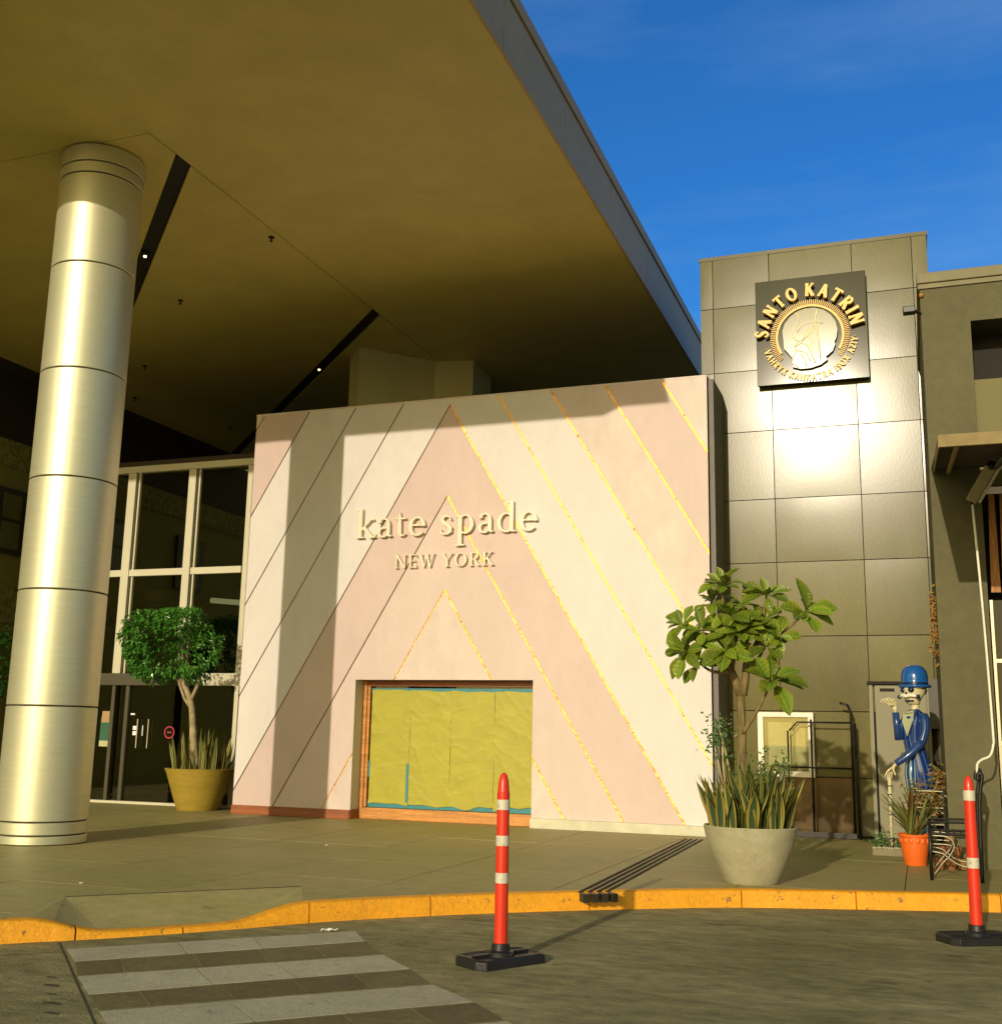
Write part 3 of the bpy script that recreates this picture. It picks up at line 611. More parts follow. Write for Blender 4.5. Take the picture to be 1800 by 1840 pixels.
for i, (x, y, lb) in enumerate(((-8.62,13.36,'tiny ceiling sprinkler right of the canopy seam'), (-11.42,15.06,'dark ceiling sprinkler between the two light slots'), (-14.25,17.82,'ceiling sprinkler just right of the column'), (-15.86,19.6,'ceiling sprinkler near the dark left ceiling'), (-15.2,22.3,'far ceiling sprinkler above the window wall'), (-8.73,19.15,'ceiling sprinkler at the top of the pale pier'))):
    s_ = thing('sprinkler', lb, 'sprinkler', (x, y, ZC), 'sprinklers on the canopy ceiling')
    part('escutcheon', B().lathe([(.0,-.012),(.040,-.010),(.045,0),(.045,.01)], (x, y, ZC), 16), 'dark', s_)
    part('nozzle', B().lathe([(.012,-.01),(.012,-.055),(.024,-.058),(.024,-.066),(.0,-.067)], (x, y, ZC), 10), 'dark', s_)
pier = thing('pier', 'pale angled pier rising behind the shop wall to the canopy ceiling', 'pier', (-8.8, 18.8, 6))
part('shaft', B().prism([(-10.02,18.54,6.2),(-9.58,18.07,6.2),(-8.54,19.23,6.2),(-7.81,19.41,6.2),(-7.9,20.6,6.2),(-9.6,20.6,6.2)], (0,0,ZC-6.2+.003)), 'pier', pier)

# ------------------------------------------------------------------ column
cx, cy = -9.495, 10.757
colm = thing('column', 'tall round brushed metal column of stacked drums under the canopy', 'column', (cx, cy, 0))
zs = [.0, .105, .25, 1.523, 2.846, 4.176, 5.504, 6.849, 8.02, 8.17, ZC]
for i, (a, b_) in enumerate(zip(zs, zs[1:])):
    r = .5 if i < 8 else (.507 if i == 8 else .512)
    g = .008
    part('drum', B().lathe([(r-.03,a+g),(r-.006,a+g),(r,a+g+.006),(r,b_-g-.006),(r-.006,b_-g),(r-.03,b_-g)], (cx, cy, 0), 96), 'alu', colm, auto=35)
part('inner_core', B().lathe([(.482,.0),(.482,ZC)], (cx, cy, 0), 48), 'seam', colm, smooth=True)

# ------------------------------------------------------------------ glazed lobby
YG = 16.9
lob = thing('glass_lobby', 'dark glass window wall with pale metal frames beside the shop front', 'window wall', (-12.5, YG, 0))
for x, wd in ((-14.75,.16),(-13.52,.17),(-12.2,.15),(-10.98,.10)):
    part('mullion', B().box(x-wd/2, x+wd/2, YG-.07, YG+.07, 2.25, 5.93), 'frame', lob, bevel=.006)
    part('mullion_fin', B().box(x+wd/2+.05, x+wd/2+.08, YG-.04, YG+.05, 2.25, 5.93), 'frame', lob)
part('head_rail', B().box(-15, -10.9, YG-.09, YG+.08, 5.93, 6.05), 'frame', lob, bevel=.006)
xs = [-14.75,-13.52,-12.2,-10.98]
for a, b_ in zip(xs, xs[1:]):
    part('transom', B().box(a+.09, b_-.08, YG-.06, YG+.06, 4.0, 4.12), 'frame', lob, bevel=.005)
    part('pane', B().box(a+.085, b_-.07, YG-.006, YG+.006, 4.12, 5.93), 'glass', lob)
    part('pane', B().box(a+.085, b_-.07, YG-.006, YG+.006, 2.25, 4.0), 'glass', lob)
    part('door_pane', B().box(a+.09, b_-.07, YG-.006, YG+.006, .05, 2.04), 'glass', lob)
part('beam', B().box(-15, -11.75, YG-.08, YG+.08, 2.04, 2.25), 'framedark', lob)
part('beam', B().box(-11.75, -10.9, YG-.08, YG+.08, 2.04, 2.25), 'frame', lob, label='pale end of the beam over the doors')
for x in (-14.4, -13.55, -13.25): part('door_stile', B().box(x-.035, x+.035, YG-.05, YG+.05, 0, 2.04), 'framedark', lob)
part('door_stile', B().box(-11.02, -10.94, YG-.07, YG+.07, 0, 2.04), 'frame', lob, label='pale metal stile beside the shop wall')
for x in (-12.98, -12.75): part('handle', B().tube([(x, YG-.05, .95), (x, YG-.05, 1.45)], .012, 8), 'silver', lob)
part('sill', B().box(-15, -10.3, YG-.10, YG+.1, 0, .04), 'frame', lob)
part('inner_room', B().box(-15.2, -10.35, 23.5, 23.6, 0, 6).box(-15.3, -15.2, YG+.1, 23.6, 0, 6).box(-10.36, -10.27, YG+.1, 23.6, 0, 6).box(-15.3, -10.3, YG-.05, 23.6, 6.05, 6.15).box(-15.3, -10.3, YG+.1, 23.6, .0, .02).box(-15.2, -10.3, 19.5, 23.5, 3.9, 4.1), 'lobby', lob)
part('counter', B().box(-14.4, -12.4, 20.2, 21, 0, 1.1).box(-11.9, -11.0, 21.5, 22.0, 0, 2.3), 'bamboo', lob, label='brown counter and cabinet inside the lobby')
hl = thing('hanging_light', 'white strip light glowing inside the lobby above the topiary', 'lamp', (-11.75, 17.9, 3.4))
part('tube_lamp', B().tube([(-12.35,17.9,3.66),(-11.65,17.9,3.60)], .05, 10), mat('tube_lit', (.9,.9,.9), .5, emit=(.85,.9,1.,2.2)), hl)
part('hanger', B().tube([(-12.0,17.9,3.7),(-12.0,17.9,6.04)], .008, 6), 'black', hl)
rg = thing('round_sticker', 'red ring prohibition sticker on the dark glass door', 'sticker', (-12.33, YG-.012, 1.23))
part('ring', B().grid(lambda u, v: (-12.33+(.085+.022*v)*math.cos(2*math.pi*u), YG-.011, 1.23+(.085+.022*v)*math.sin(2*math.pi*u)), 32, 1), mat('sticker_red', (.45, .03, .06), .5), rg)
part('symbol', B().box(-12.375, -12.285, YG-.012, YG-.010, 1.215, 1.245), mat('sticker_dark_red', (.25, .03, .04), .5), rg)
ps = thing('poster', 'narrow green and cream poster on the glass beside the column', 'poster', (-13.66, YG-.012, 1.25))
part('sheet', B().box(-13.80, -13.60, YG-.014, YG-.008, .98, 1.48), mat('poster_green', (.03, .12, .06), .5), ps)
part('header', B().box(-13.78, -13.62, YG-.017, YG-.0145, 1.38, 1.58), mat('poster_peach', (.45, .28, .13), .5), ps)
part('footer', B().box(-13.80, -13.60, YG-.017, YG-.0145, .96, 1.06), mat('poster_cream', (.5, .48, .25), .5), ps)
nt_ = thing('notice', 'small white notices stuck on the glass door left of the ring sticker', 'notice', (-13.0, YG-.012, 1.25))
for a, b_, c, e_ in ((-13.10,-13.02,1.26,1.33),(-13.10,-13.02,1.17,1.24),(-12.90,-12.885,1.16,1.34),(-13.17,-13.08,1.52,1.55)):
    part('paper_note', B().box(a, b_, YG-.013, YG-.009, c, e_), 'litter', nt_)

# left wing far behind the column
lw = thing('left_wing', 'shaded olive building wing with pebble band seen left of the column', 'building', (-17.5, 20, 0))
part('wall', B().box(-17.8, -17.5, 4, YB, 0, 7.1), 'leftwall', lw)
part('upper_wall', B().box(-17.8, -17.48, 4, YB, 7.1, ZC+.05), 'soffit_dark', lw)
part('pebble_band', B().box(-17.52, -17.44, 4, YB, 6.55, 7.1), 'pebble', lw)
part('lower_band', B().box(-17.52, -17.46, 4, YB, 3.35, 4.1), 'pebble', lw)
for y in (9, 12, 15, 17.55, 20.3):
    wf = part('window', B().box(-17.49, -17.42, y, y+1.15, 4.75, 6.1), 'framedark', lw)
    for k in range(2): part('pane', B().box(-17.419, -17.412, y+.22, y+.72, 4.85+.62*k, 5.4+.58*k), mat('pane_olive', (.2, .18, .06), .2), wf)
tg = thing('background_tree', 'dim bushy tree by the left wing behind the column', 'tree', (-17.0, 17.9, 0))
part('trunk', B().tube([(-17.0,17.7,0),(-17.05,17.75,2.2)], [.06,.04], 8), 'bark2', tg)
bb = B()
for i in range(700):
    v = Vector((random.gauss(0,1), random.gauss(0,1), random.gauss(0,1))).normalized()*random.uniform(.6,1)
    c = Vector((-16.95+.42*v.x, 17.8+.6*v.y, 2.5+.75*v.z)); a = Vector((random.uniform(-1,1), random.uniform(-1,1), random.uniform(-1,1))).normalized()*.05; b2 = a.orthogonal().normalized()*.025
    bb.add([c-a, c+b2, c+a, c-b2], [(0,1,2,3)])
part('crown', bb, 'tinyleaf', tg, stuff=True)
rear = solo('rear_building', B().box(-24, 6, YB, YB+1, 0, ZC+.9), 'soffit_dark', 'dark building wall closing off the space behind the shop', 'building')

# ------------------------------------------------------------------ metal clad tower
YT = 16.9
tw = thing('metal_tower', 'tall tower clad in square olive metal panels right of the shop', 'tower', (-1.3, YT, 0))
part('tower_core', B().box(-2.955, .395, YT+.04, 20.5, 0, 8.74), 'seam', tw)
part('return_strip', B().box(-2.712, -2.64, 16.0, YT-.01, 0, 6.5), 'side', tw)
cols = [-2.97,-2.77,-1.90,-.67,.19,.41]; rws = [8.78,7.93,6.87,5.90,4.84,3.88,2.79,1.72,.81,.02]
def tilt(i, j):     # each sheet sits slightly out of true
    rr = random.Random(i*31+j*7)
    tz = rr.uniform(-.006, .006); tx = rr.uniform(-.006, .006)
    if j in (1, 2) and i in (2, 3): tz += .004
    return tx, tz
for i in range(5):
    for j in range(9):
        x0, x1, z1, z0 = cols[i]+.006, cols[i+1]-.006, rws[j]-.006, rws[j+1]+.006
        if j >= 7 and i == 3: continue
        if j == 8 and i == 2: x1 = -1.99
        if x1-x0 < .05: continue
        tx, tz = tilt(i, j); pw = .0022
        def fp(u, v):
            x = x0+(x1-x0)*u; z = z0+(z1-z0)*v
            bul = (1-(2*u-1)**4)*(1-(2*v-1)**4)
            y = YT+tx*(x-(x0+x1)/2)+tz*(z-(z0+z1)/2)-pw*bul*(.5+.5*math.sin(i*3+j*5))
            return (x, y, z)
        b_ = B().grid(fp, 6, 6)
        ed = [(x0,z0),(x1,z0),(x1,z1),(x0,z1)]
        for (a, c), (a2, c2) in zip(ed, ed[1:]+ed[:1]):
            ya = YT+tx*(a-(x0+x1)/2)+tz*(c-(z0+z1)/2); yb = YT+tx*(a2-(x0+x1)/2)+tz*(c2-(z0+z1)/2)
            b_.add([(a,ya,c),(a2,yb,c2),(a2,YT+.045,c2),(a,YT+.045,c)], [(0,1,2,3)])
        part('metal_panel', b_, 'panelmetal', tw, auto=30)
part('parapet_cap', B().box(-2.98, .42, YT-.008, 20.5, 8.74, 8.80), 'panelmetal', tw)
part('panel_door', B().box(-1.985, -1.48, YT-.015, YT+.03, .03, .80), 'browndoor', tw)
part('panel_door', B().box(-1.465, -.93, YT-.015, YT+.03, .03, .80), 'browndoor', tw)
part('metal_panel', B().box(-.92, -.685, YT-.01, YT+.03, .03, .80), 'panelmetal', tw)
gd = part('service_door', B().box(-.60, .07, YT-.06, YT-.03, .02, 2.09), 'greydoor', tw, label='grey service door behind the statue')
part('door_trim', B().box(-.68, -.63, YT-.075, YT, 0, 2.10).box(.075, .115, YT-.075, YT, 0, 2.10), 'greydoor', tw)
part('lintel', B().box(-.70, .30, YT-.12, YT+.02, 2.10, 2.14), 'dark', tw)
part('door_reveal', B().box(-.69, .40, YT+.0, YT+.03, 0, 2.11), 'dark', tw)
part('dark_block', B().box(.10, .33, YT-.35, YT-.02, 1.50, 2.16), 'framedark', tw)  # solid dark block standing in for a dark recess beside the door
pl_ = part('door_plate', B().box(-.535, -.34, YT-.064, YT-.0605, 2.0, 2.045), 'dark', tw)
# round the sign
sgn2 = thing('square_sign', 'square bronze sign with yellow ring of letters SANTO KATRIN and head medallion', 'sign', (-1.30, YT-.15, 7.4))
SC = Vector((-1.285, YT-.16, 7.375)); S_ = 1.62
part('plate', B().box(SC.x-.81, SC.x+.81, YT-.155, YT-.12, 6.56, 8.23), 'plate', sgn2, bevel=.005)
part('plate_edge', B().box(SC.x-.80, SC.x+.80, YT-.12, YT-.01, 6.58, 8.21), 'dark', sgn2)
def ringtext(text, rad, a0, a1, h, m, dep, G, inward=False, big=()):
    n = len(text); tot = sum(G[c][0] if c != ' ' else .4 for c in text); acc = 0
    for c in text:
        wd = G[c][0] if c != ' ' else .4
        a = R(a0+(a1-a0)*(acc+wd/2)/tot); acc += wd
        if c == ' ': continue
        hh = h
        rx = Vector((math.sin(a), 0, -math.cos(a))) if not inward else Vector((-math.sin(a), 0, math.cos(a)))
        ry = Vector((math.cos(a), 0, math.sin(a))) if not inward else Vector((-math.cos(a), 0, -math.sin(a)))
        base = SC+Vector((math.cos(a), 0, math.sin(a)))*rad
        fn = lambda u, v, base=base, rx=rx, ry=ry, hh=hh, wd=wd: base+rx*((u-wd/2)*hh*.86)+ry*(v*hh)+Vector((0, -.045 if dep > .03 else -.015, 0))
        part('letter', glyph_bm(G[c][1], fn, (0, -dep, 0)), m, sgn2)
RC = SC.copy(); SC = RC+Vector((-.02, 0, -.10))
ringtext('SANTO', .60, 181, 101, .195, 'ygold', .06, GB)
ringtext('KATRIN', .60, 96, 5, .205, 'ygold', .06, GB)
ringtext('.VAHRYX KANKATRA ISOX AZIY.', .70, 192, 356, .10, 'ygold', .012, GB, inward=True)
rr = B()
for k in range(49):
    a0, a1 = R(-30+240*k/48), R(-30+240*(k+1)/48)
    if k == 48: break
    for ra, rb in ((.465, .50),):
        rr.prism([SC+Vector((ra*math.cos(a0),-.022,ra*math.sin(a0))), SC+Vector((rb*math.cos(a0),-.022,rb*math.sin(a0))), SC+Vector((rb*math.cos(a1),-.022,rb*math.sin(a1))), SC+Vector((ra*math.cos(a1),-.022,ra*math.sin(a1)))], (0,.022,0))
part('ring', rr, 'ygold', sgn2)
ry_ = B()
for k in range(86):
    a = R(-38+256*k/85); c_ = Vector((math.cos(a), 0, math.sin(a))); t_ = Vector((-math.sin(a), 0, math.cos(a)))*.006
    p, q = SC+c_*.505+Vector((0,-.02,0)), SC+c_*.575+Vector((0,-.02,0)); ry_.prism([p-t_, q-t_, q+t_, p+t_], (0,.02,0))
part('ray', ry_, 'ygold', sgn2, stuff=True)
md = [(-.16,.40),(-.05,.43),(.08,.43),(.22,.38),(.32,.29),(.39,.17),(.41,.04),(.39,-.08),(.36,-.14),(.37,-.18),(.33,-.28),(.27,-.33),(.23,-.36),(.25,-.41),(.15,-.48),(.0,-.52),(-.14,-.52),(-.26,-.48),(-.25,-.36),(-.31,-.27),(-.38,-.18),(-.39,-.02),(-.40,.10),(-.36,.22),(-.28,.32)]
part('medallion', B().prism([SC+Vector((x,-.055,z)) for x, z in md], (0,.055,0)), 'medal', sgn2, bevel=.006)
def eline(pts, r=.011): return B().tube([SC+Vector((x,-.056,z)) for x, z in pts], r, 6)
for pts in ([(-.20,.37),(-.14,.30),(-.17,.20),(-.23,.12),(-.24,.02),(-.20,-.06),(-.14,-.09)], [(.11,.40),(.12,.36),(.09,.28),(.10,.20),(.20,.16)],
            [(-.17,-.10),(-.22,-.16),(-.20,-.24),(-.25,-.32),(-.26,-.42),(-.18,-.49)], [(-.22,-.16),(-.12,-.11),(-.04,-.16),(.02,-.30),(.08,-.46)], [(-.14,-.28),(-.08,-.38),(-.06,-.48)], [(-.20,-.22),(-.05,-.27),(.0,-.42)],
            [(-.18,.06),(-.10,.17),(.02,.20),(.11,.19)], [(.11,.19),(.13,-.05),(.15,-.40)], [(.11,.19),(-.02,-.0),(-.12,-.09)]):
    part('engraved_line', eline(pts), 'ivory', sgn2, smooth=True)
fl = B()
for k in range(9): 
    fl.tube([SC+Vector((.10-.025*k,-.056,.17-.012*k)), SC+Vector((.06-.045*k*.9,-.056,.02-.02*k)) if k < 5 else SC+Vector((.12-.01*k,-.056,.10-.055*k))], .005, 5)
    fl.tube([SC+Vector((.125,-.056,.10-.05*k)), SC+Vector((-.02+.01*k,-.056,-.02-.05*k))], .005, 5)
part('hatching', fl, 'ivory', sgn2, stuff=True)
# menu case
mc = thing('notice_case', 'white framed glass notice case on the metal wall behind the planter', 'notice board', (-1.83, YT-.1, 1.25))
part('frame', B().box(-2.22,-1.44,YT-.12,YT-.03,1.63,1.70).box(-2.22,-1.44,YT-.12,YT-.03,.80,.88).box(-2.22,-2.14,YT-.12,YT-.03,.88,1.63).box(-1.52,-1.44,YT-.12,YT-.03,.88,1.63), 'white', mc, bevel=.005)
part('backing', B().box(-2.14,-1.52,YT-.06,YT-.04,.88,1.63), 'concrete', mc)
part('paper', B().box(-2.08,-1.74,YT-.068,YT-.062,.96,1.56), 'mint', mc); part('paper', B().box(-1.70,-1.56,YT-.068,YT-.062,.96,1.50), 'mint', mc)
part('glass_pane', B().box(-2.139,-1.521,YT-.105,YT-.10,.881,1.629), 'clear', mc)
gt = thing('metal_gate', 'thin black metal gate frame standing before the brown panel doors', 'gate', (-1.3, YT-.3, 0))
yg = YT-.3
for pts, r in (([(-.92,yg,0),(-.92,yg,1.70),(-.96,yg-.02,1.80),(-1.06,yg-.05,1.83)], .018), ([(-.86,yg+.05,0),(-.88,yg+.05,1.55)], .02), ([(-1.46,yg,.05),(-1.46,yg,1.60)], .014), ([(-.92,yg,1.56),(-1.65,yg,1.56),(-1.76,yg,1.44)], .012), ([(-.92,yg,.94),(-1.78,yg,.94)], .012), ([(-1.78,yg,.06),(-1.78,yg,1.44)], .012)):
    part('bar', B().tube(pts, r, 8), 'black', gt, smooth=True)
part('bottom_rail', B().box(-1.80, -.90, yg-.03, yg+.03, .01, .08), 'black', gt)

# ------------------------------------------------------------------ right hand building
YR = 13.6
rb = thing('olive_building', 'olive rendered building with dark window opening at the right edge', 'building', (1.5, YR, 0))
part('wall', B().box(.22, .755, YR, 20, 0, 6.66).box(.755, 9, YR, 20, 6.15, 6.66).box(1.9, 9, YR, 20, 0, 6.15), 'rbwall', rb)
part('parapet_cap', B().box(.19, 9, YR-.05, 20, 6.66, 6.79), 'rbcap', rb, bevel=.01)
part('fascia_line', B().box(.20, 9, YR-.025, YR-.001, 6.60, 6.655), 'rbcap', rb)
part('upper_panel', B().box(.755, 1.9, YR+.10, YR+.2, 4.2, 5.46), 'rbpanel', rb)
part('window_opening', B().box(.755, 1.9, YR+.6, YR+.7, 5.4, 6.15).box(.755, 1.9, YR+.6, YR+.7, 0, 4.2), 'dark', rb)
wn_ = part('window', B().box(.78, .81, YR+.2, YR+.26, 0, 2.9).box(1.28, 1.31, YR+.2, YR+.26, 0, 2.9).box(.81, 1.9, YR+.2, YR+.26, 2.20, 2.24).box(.81, 1.9, YR+.2, YR+.26, 1.3, 1.34), 'silver', rb)
part('pane', B().box(.81, 1.9, YR+.225, YR+.235, 0, 2.9), 'rbglass', wn_)
for k in range(9):
    x = .80+.12*k; part('blind_strip', B().prism([(x, YR+.14, 2.98),(x+.10, YR+.15, 2.98),(x+.095, YR+.15, 4.1),(x+.03, YR+.14, 4.1)], (0,.012,0)), 'bamboo', rb)
aw = thing('awning', 'dark sloping fabric awning with tan edge on the olive building', 'awning', (2, 12.2, 4.2))
def az(y): return 4.42+(y-YR)/(YR-10.64)*.40
part('fabric', B().add([(.27,10.64,az(10.64)),(5,10.64,az(10.64)),(5,YR-.005,az(YR)),(.24,YR-.005,az(YR)),(.27,10.64,az(10.64)-.03),(5,10.64,az(10.64)-.03),(5,YR-.005,az(YR)-.03),(.24,YR-.005,az(YR)-.03)], [(0,1,2,3),(7,6,5,4),(0,4,5,1),(1,5,6,2),(2,6,7,3),(3,7,4,0)]), 'awning', aw)
part('front_valance', B().box(.26, 5, 10.60, 10.64, az(10.64)-.10, az(10.64)+.012), 'awnedge', aw)
part('side_valance', B().add([(.255,10.64,az(10.64)+.01),(.255,YR-.01,az(YR)+.01),(.255,YR-.01,az(YR)-.07),(.255,10.64,az(10.64)-.10),(.268,10.64,az(10.64)+.01),(.268,YR-.01,az(YR)+.01),(.268,YR-.01,az(YR)-.07),(.268,10.64,az(10.64)-.10)], [(0,1,2,3),(4,7,6,5),(0,4,5,1),(3,2,6,7),(0,3,7,4),(1,5,6,2)]), 'awnedge', aw)
part('rafter', B().tube([(.42,10.7,az(10.7)-.07),(.42,YR-.02,az(YR)-.07)], .025, 8), 'awnedge', aw)
p0, p1 = Vector((.80,12.35,4.12)), Vector((.615,12.8,3.86)); t_ = (p1-p0).normalized(); s1 = t_.cross(Vector((0,1,0))).normalized()
part('gearbox', B().obox((p0+p1)/2, t_*((p1-p0).length/2), s1*.055, t_.cross(s1)*.04), 'silver', aw, bevel=.006)
part('gear_joint', B().ball(p1+Vector((0,0,-.02)), .035).ball(p0, .05), 'black', aw, smooth=True)
part('gearbox_rail', B().obox((p0+p1)/2+Vector((.09,.0,.0)), t_*((p1-p0).length/2*1.1), s1*.012, t_.cross(s1)*.03), 'white', aw)
part('arm', B().tube([(.84,12.35,4.10),(.9,11.6,4.06),(1.4,10.8,3.98)], .03, 8), 'black', aw)
ck = thing('awning_crank', 'long white crank rod hanging from the awning gearbox', 'crank rod', (.64,12.8,2.5))
part('rod', B().tube(spline([(.615,12.8,3.83),(.655,12.79,2.6),(.675,12.78,1.45),(.67,12.78,1.30),(.63,12.75,1.19),(.55,12.72,1.15),(.505,12.70,1.10),(.50,12.70,1.0)], 6), .013, 8), 'white', ck, smooth=True)
fl_ = thing('wall_floodlight', 'small black floodlight on the left corner of the olive building', 'lamp', (.15,13.5,6.3))
part('body', B().box(.02,.16,13.40,13.52,6.26,6.34), 'black', fl_, bevel=.01); part('bracket', B().tube([(.16,13.5,6.3),(.22,13.62,6.3)], .02, 8), 'black', fl_)
part('knob', B().ball((.235,13.58,6.52), .03, n=10, m=6), 'bamboo', fl_, smooth=True)
gl = thing('flower_garland', 'dried orange flower garland hanging in the gap beside the olive building', 'garland', (.2,14.2,2.7))
part('cord', B().tube([(.2,14.2,3.6),(.2,14.2,2.3)], .006, 5), 'black', gl)
bb = B()
for k in range(130):
    z = random.choice([2.35,2.55,2.75,2.95])+random.gauss(0,.05); c = Vector((.20+random.gauss(0,.035), 14.15+random.gauss(0,.03), z)); a = Vector((random.gauss(0,1), random.gauss(0,1), random.gauss(0,1))).normalized()*.035; b2 = a.orthogonal().normalized()*.018
    bb.add([c-a, c+b2, c+a, c-b2], [(0,1,2,3)])
part('petals', bb, 'orangepetal', gl, stuff=True)

# ------------------------------------------------------------------ plants
def blade_mesh(name, h, wd, bend, twist, m, seg=6):
    b_ = B()
    def fn(u, v):
        q = v; wv = wd*(.55+1.6*q*(1-q)*1.1)*(1-q**5)*(1 if q < .99 else .05); x = (u-.5)*wv; a = twist*q
        yb = bend*q*q; dz = abs(u-.5)*wv*.35
        return (x*math.cos(a)-dz*math.sin(a), x*math.sin(a)+dz*math.cos(a)+yb, h*q)
    b_.grid(fn, 4, seg); return mesh(name, b_, (0,0,0), m, True)
SN = [blade_mesh('snake_leaf', 1, .115+.02*k, .10+.05*k, (-.9, .4, 1.2, -.3)[k], 'snake') for k in range(4)]
TH = [blade_mesh('thin_leaf', 1, .035, .14+.06*k, .5, 'pencil') for k in range(3)]
def rosette_leaf(name, bend, fold):
    b_ = B()
    def fn(u, v):
        prof = [0.06,.10,.30,.58,.84,1.0,.92,.62,.06]; i = min(int(v*8), 7); t = v*8-i; wv = (prof[i]*(1-t)+prof[i+1]*t)*.47
        x = (u-.5)*wv; return (x, v, .05*v-bend*v*v+fold*abs(u-.5)*wv*1.2+.012*math.sin(v*20)*abs(u-.5)*2)
    b_.grid(fn, 4, 8); return mesh(name, b_, (0,0,0), m=MT['plum'], smooth=True)
RL = [rosette_leaf('broad_leaf', .25, .5), rosette_leaf('broad_leaf', .05, .4), rosette_leaf('broad_leaf', .5, .3)]
def lathe_pot(root, prof, c, m, n=48, name='bowl'): return part(name, B().lathe(prof, c, n), m, root, auto=40)

pc = Vector((-1.56, 11.12, 0))
bp_ = thing('concrete_planter', 'big rounded concrete planter by the kerb holding a broad leaved tree', 'planter', pc)
lathe_pot(bp_, [(.0,.01),(.235,.0),(.25,.02),(.30,.12),(.355,.24),(.40,.36),(.425,.46),(.432,.505),(.425,.515),(.405,.51),(.395,.45),(.0,.44)], pc, 'concrete')
part('soil', B().lathe([(.0,.47),(.398,.46)], pc, 32), 'soil', bp_)
def snake_clump(label, c, z, rad, n, hs, ws, seedv, group):
    rnd = random.Random(seedv); root = thing('snake_plant', label, 'plant', (c[0], c[1], z), group)
    for k in range(n):
        a = rnd.uniform(0, 2*math.pi); r = rad*math.sqrt(rnd.uniform(.02, 1)); h = rnd.uniform(*hs)*(1-.22*(r/rad)**2)
        lean = .12*r/rad; m_ = Matrix.Translation((r*math.cos(a), r*math.sin(a), -.02)) @ Matrix.Rotation(a-math.pi/2, 4, 'Z') @ Matrix.Rotation(-lean*rnd.uniform(.2, 1.1), 4, 'X') @ Matrix.Rotation(rnd.uniform(-1.2, 1.2), 4, 'Z') @ Matrix.Diagonal((ws*rnd.uniform(.75, 1.15), ws, h, 1))
        inst('leaf', SN[rnd.randrange(4)], m_, root)
    return root
s1_ = snake_clump('tall yellow edged snake plants filling the concrete planter', pc, .47, .345, 120, (.38, .68), .74, 3, 'snake plants in the planters')
rnd = random.Random(21)
pcx = thing('pencil_plant', 'thin stemmed pale green plant among the snake plants of the concrete planter', 'plant', (pc.x, pc.y, .47))
for k in range(34):
    a = rnd.uniform(0, 6.28); r = rnd.uniform(0, .16); cxx = rnd.choice([-.06, .17]); 
    m_ = Matrix.Translation((cxx+r*math.cos(a)*.5, -.1+r*math.sin(a), 0)) @ Matrix.Rotation(a, 4, 'Z') @ Matrix.Rotation(rnd.uniform(-.25, .25), 4, 'X') @ Matrix.Diagonal((.6, .6, rnd.uniform(.5, .82), 1)); inst('leaf', TH[rnd.randrange(3)], m_, pcx)
def shrub(label, base, pts, m, n, rad, lsz, name='shrub', cat='plant'):
    root = thing(name, label, cat, base); rnd = random.Random(int(base[0]*100)); st = B(); lf_ = B()
    for p in pts:
        p = Vector(p); st.tube(spline([base, Vector(base).lerp(p, .5)+Vector((rnd.uniform(-.05,.05), rnd.uniform(-.05,.05), .05)), p], 4), [.012]*8+[.006], 6)
        for k in range(n):
            c = p+Vector((rnd.gauss(0,rad), rnd.gauss(0,rad), rnd.gauss(0,rad*1.2))); a = Vector((rnd.gauss(0,1), rnd.gauss(0,1), rnd.gauss(0,.7))).normalized()*lsz; b2 = a.orthogonal().normalized()*lsz*.45; up = a.cross(b2).normalized()*lsz*.25
            lf_.add([c-a, c-b2-up, c+a, c+b2-up], [(0,1,2),(0,2,3)])
    part('stem', st, 'bark2', root, smooth=True); part('foliage', lf_, m, root, stuff=True); return root
shrub('small round leaved shrub at the left side of the concrete planter', (pc.x-.15, pc.y-.05, .46), [(-1.83,11.05,1.44),(-1.86,11.0,1.25),(-1.78,11.1,1.12),(-1.80,11.08,1.35),(-1.88,11.1,1.34)], 'shrubleaf', 42, .055, .028)
shrub('small bushy green shrub behind the snake plants right of the trunk', (pc.x+.12, pc.y+.1, .46), [(-1.44,11.2,1.06),(-1.34,11.25,1.0),(-1.40,11.2,.9),(-1.26,11.2,1.05)], 'shrubleaf', 40, .06, .028)
# broad leaved tree
tr_ = thing('broadleaf_tree', 'small tree with rosettes of large broad leaves rising from concrete planter', 'tree', (pc.x-.04, pc.y, .46))
tk = Vector((-1.63, 11.1, 0))
trunk = B()
tp = spline([(-1.615,11.1,.44),(-1.625,11.1,.95),(-1.615,11.1,1.35),(-1.62,11.1,1.74)], 6)
trunk.tube(tp, [.045-.0004*i for i in range(len(tp))], 12)
part('trunk', trunk, 'bark', tr_, smooth=True)
ROS = [(-1.76,11.05,2.78,.30,9),(-1.69,11.0,2.47,.34,9),(-1.88,11.15,2.62,.26,7),(-2.17,11.1,2.40,.30,7),(-2.13,11.0,2.13,.32,9),(-1.72,10.9,2.13,.38,9),(-1.31,10.95,1.84,.40,11),(-1.36,11.15,2.68,.32,9),(-1.40,11.1,2.42,.36,8),(-.99,11.05,2.50,.36,10),(-1.24,11.0,2.27,.28,7),(-2.00,11.0,2.02,.30,6),(-1.36,11.0,2.18,.34,6),(-1.85,11.2,2.32,.32,7),(-1.60,11.25,2.60,.28,6),(-1.52,10.95,2.36,.34,8),(-1.95,10.95,2.33,.32,8),(-1.62,10.9,2.30,.32,8)]
forks = [Vector((-1.70,11.1,1.95)), Vector((-1.56,11.1,2.02)), Vector((-1.46,11.12,2.22)), Vector((-1.80,11.1,2.1))]
par = [3,1,3,3,3,0,None,2,2,2,2,0,1,0,1,1,3,0]
br = B()
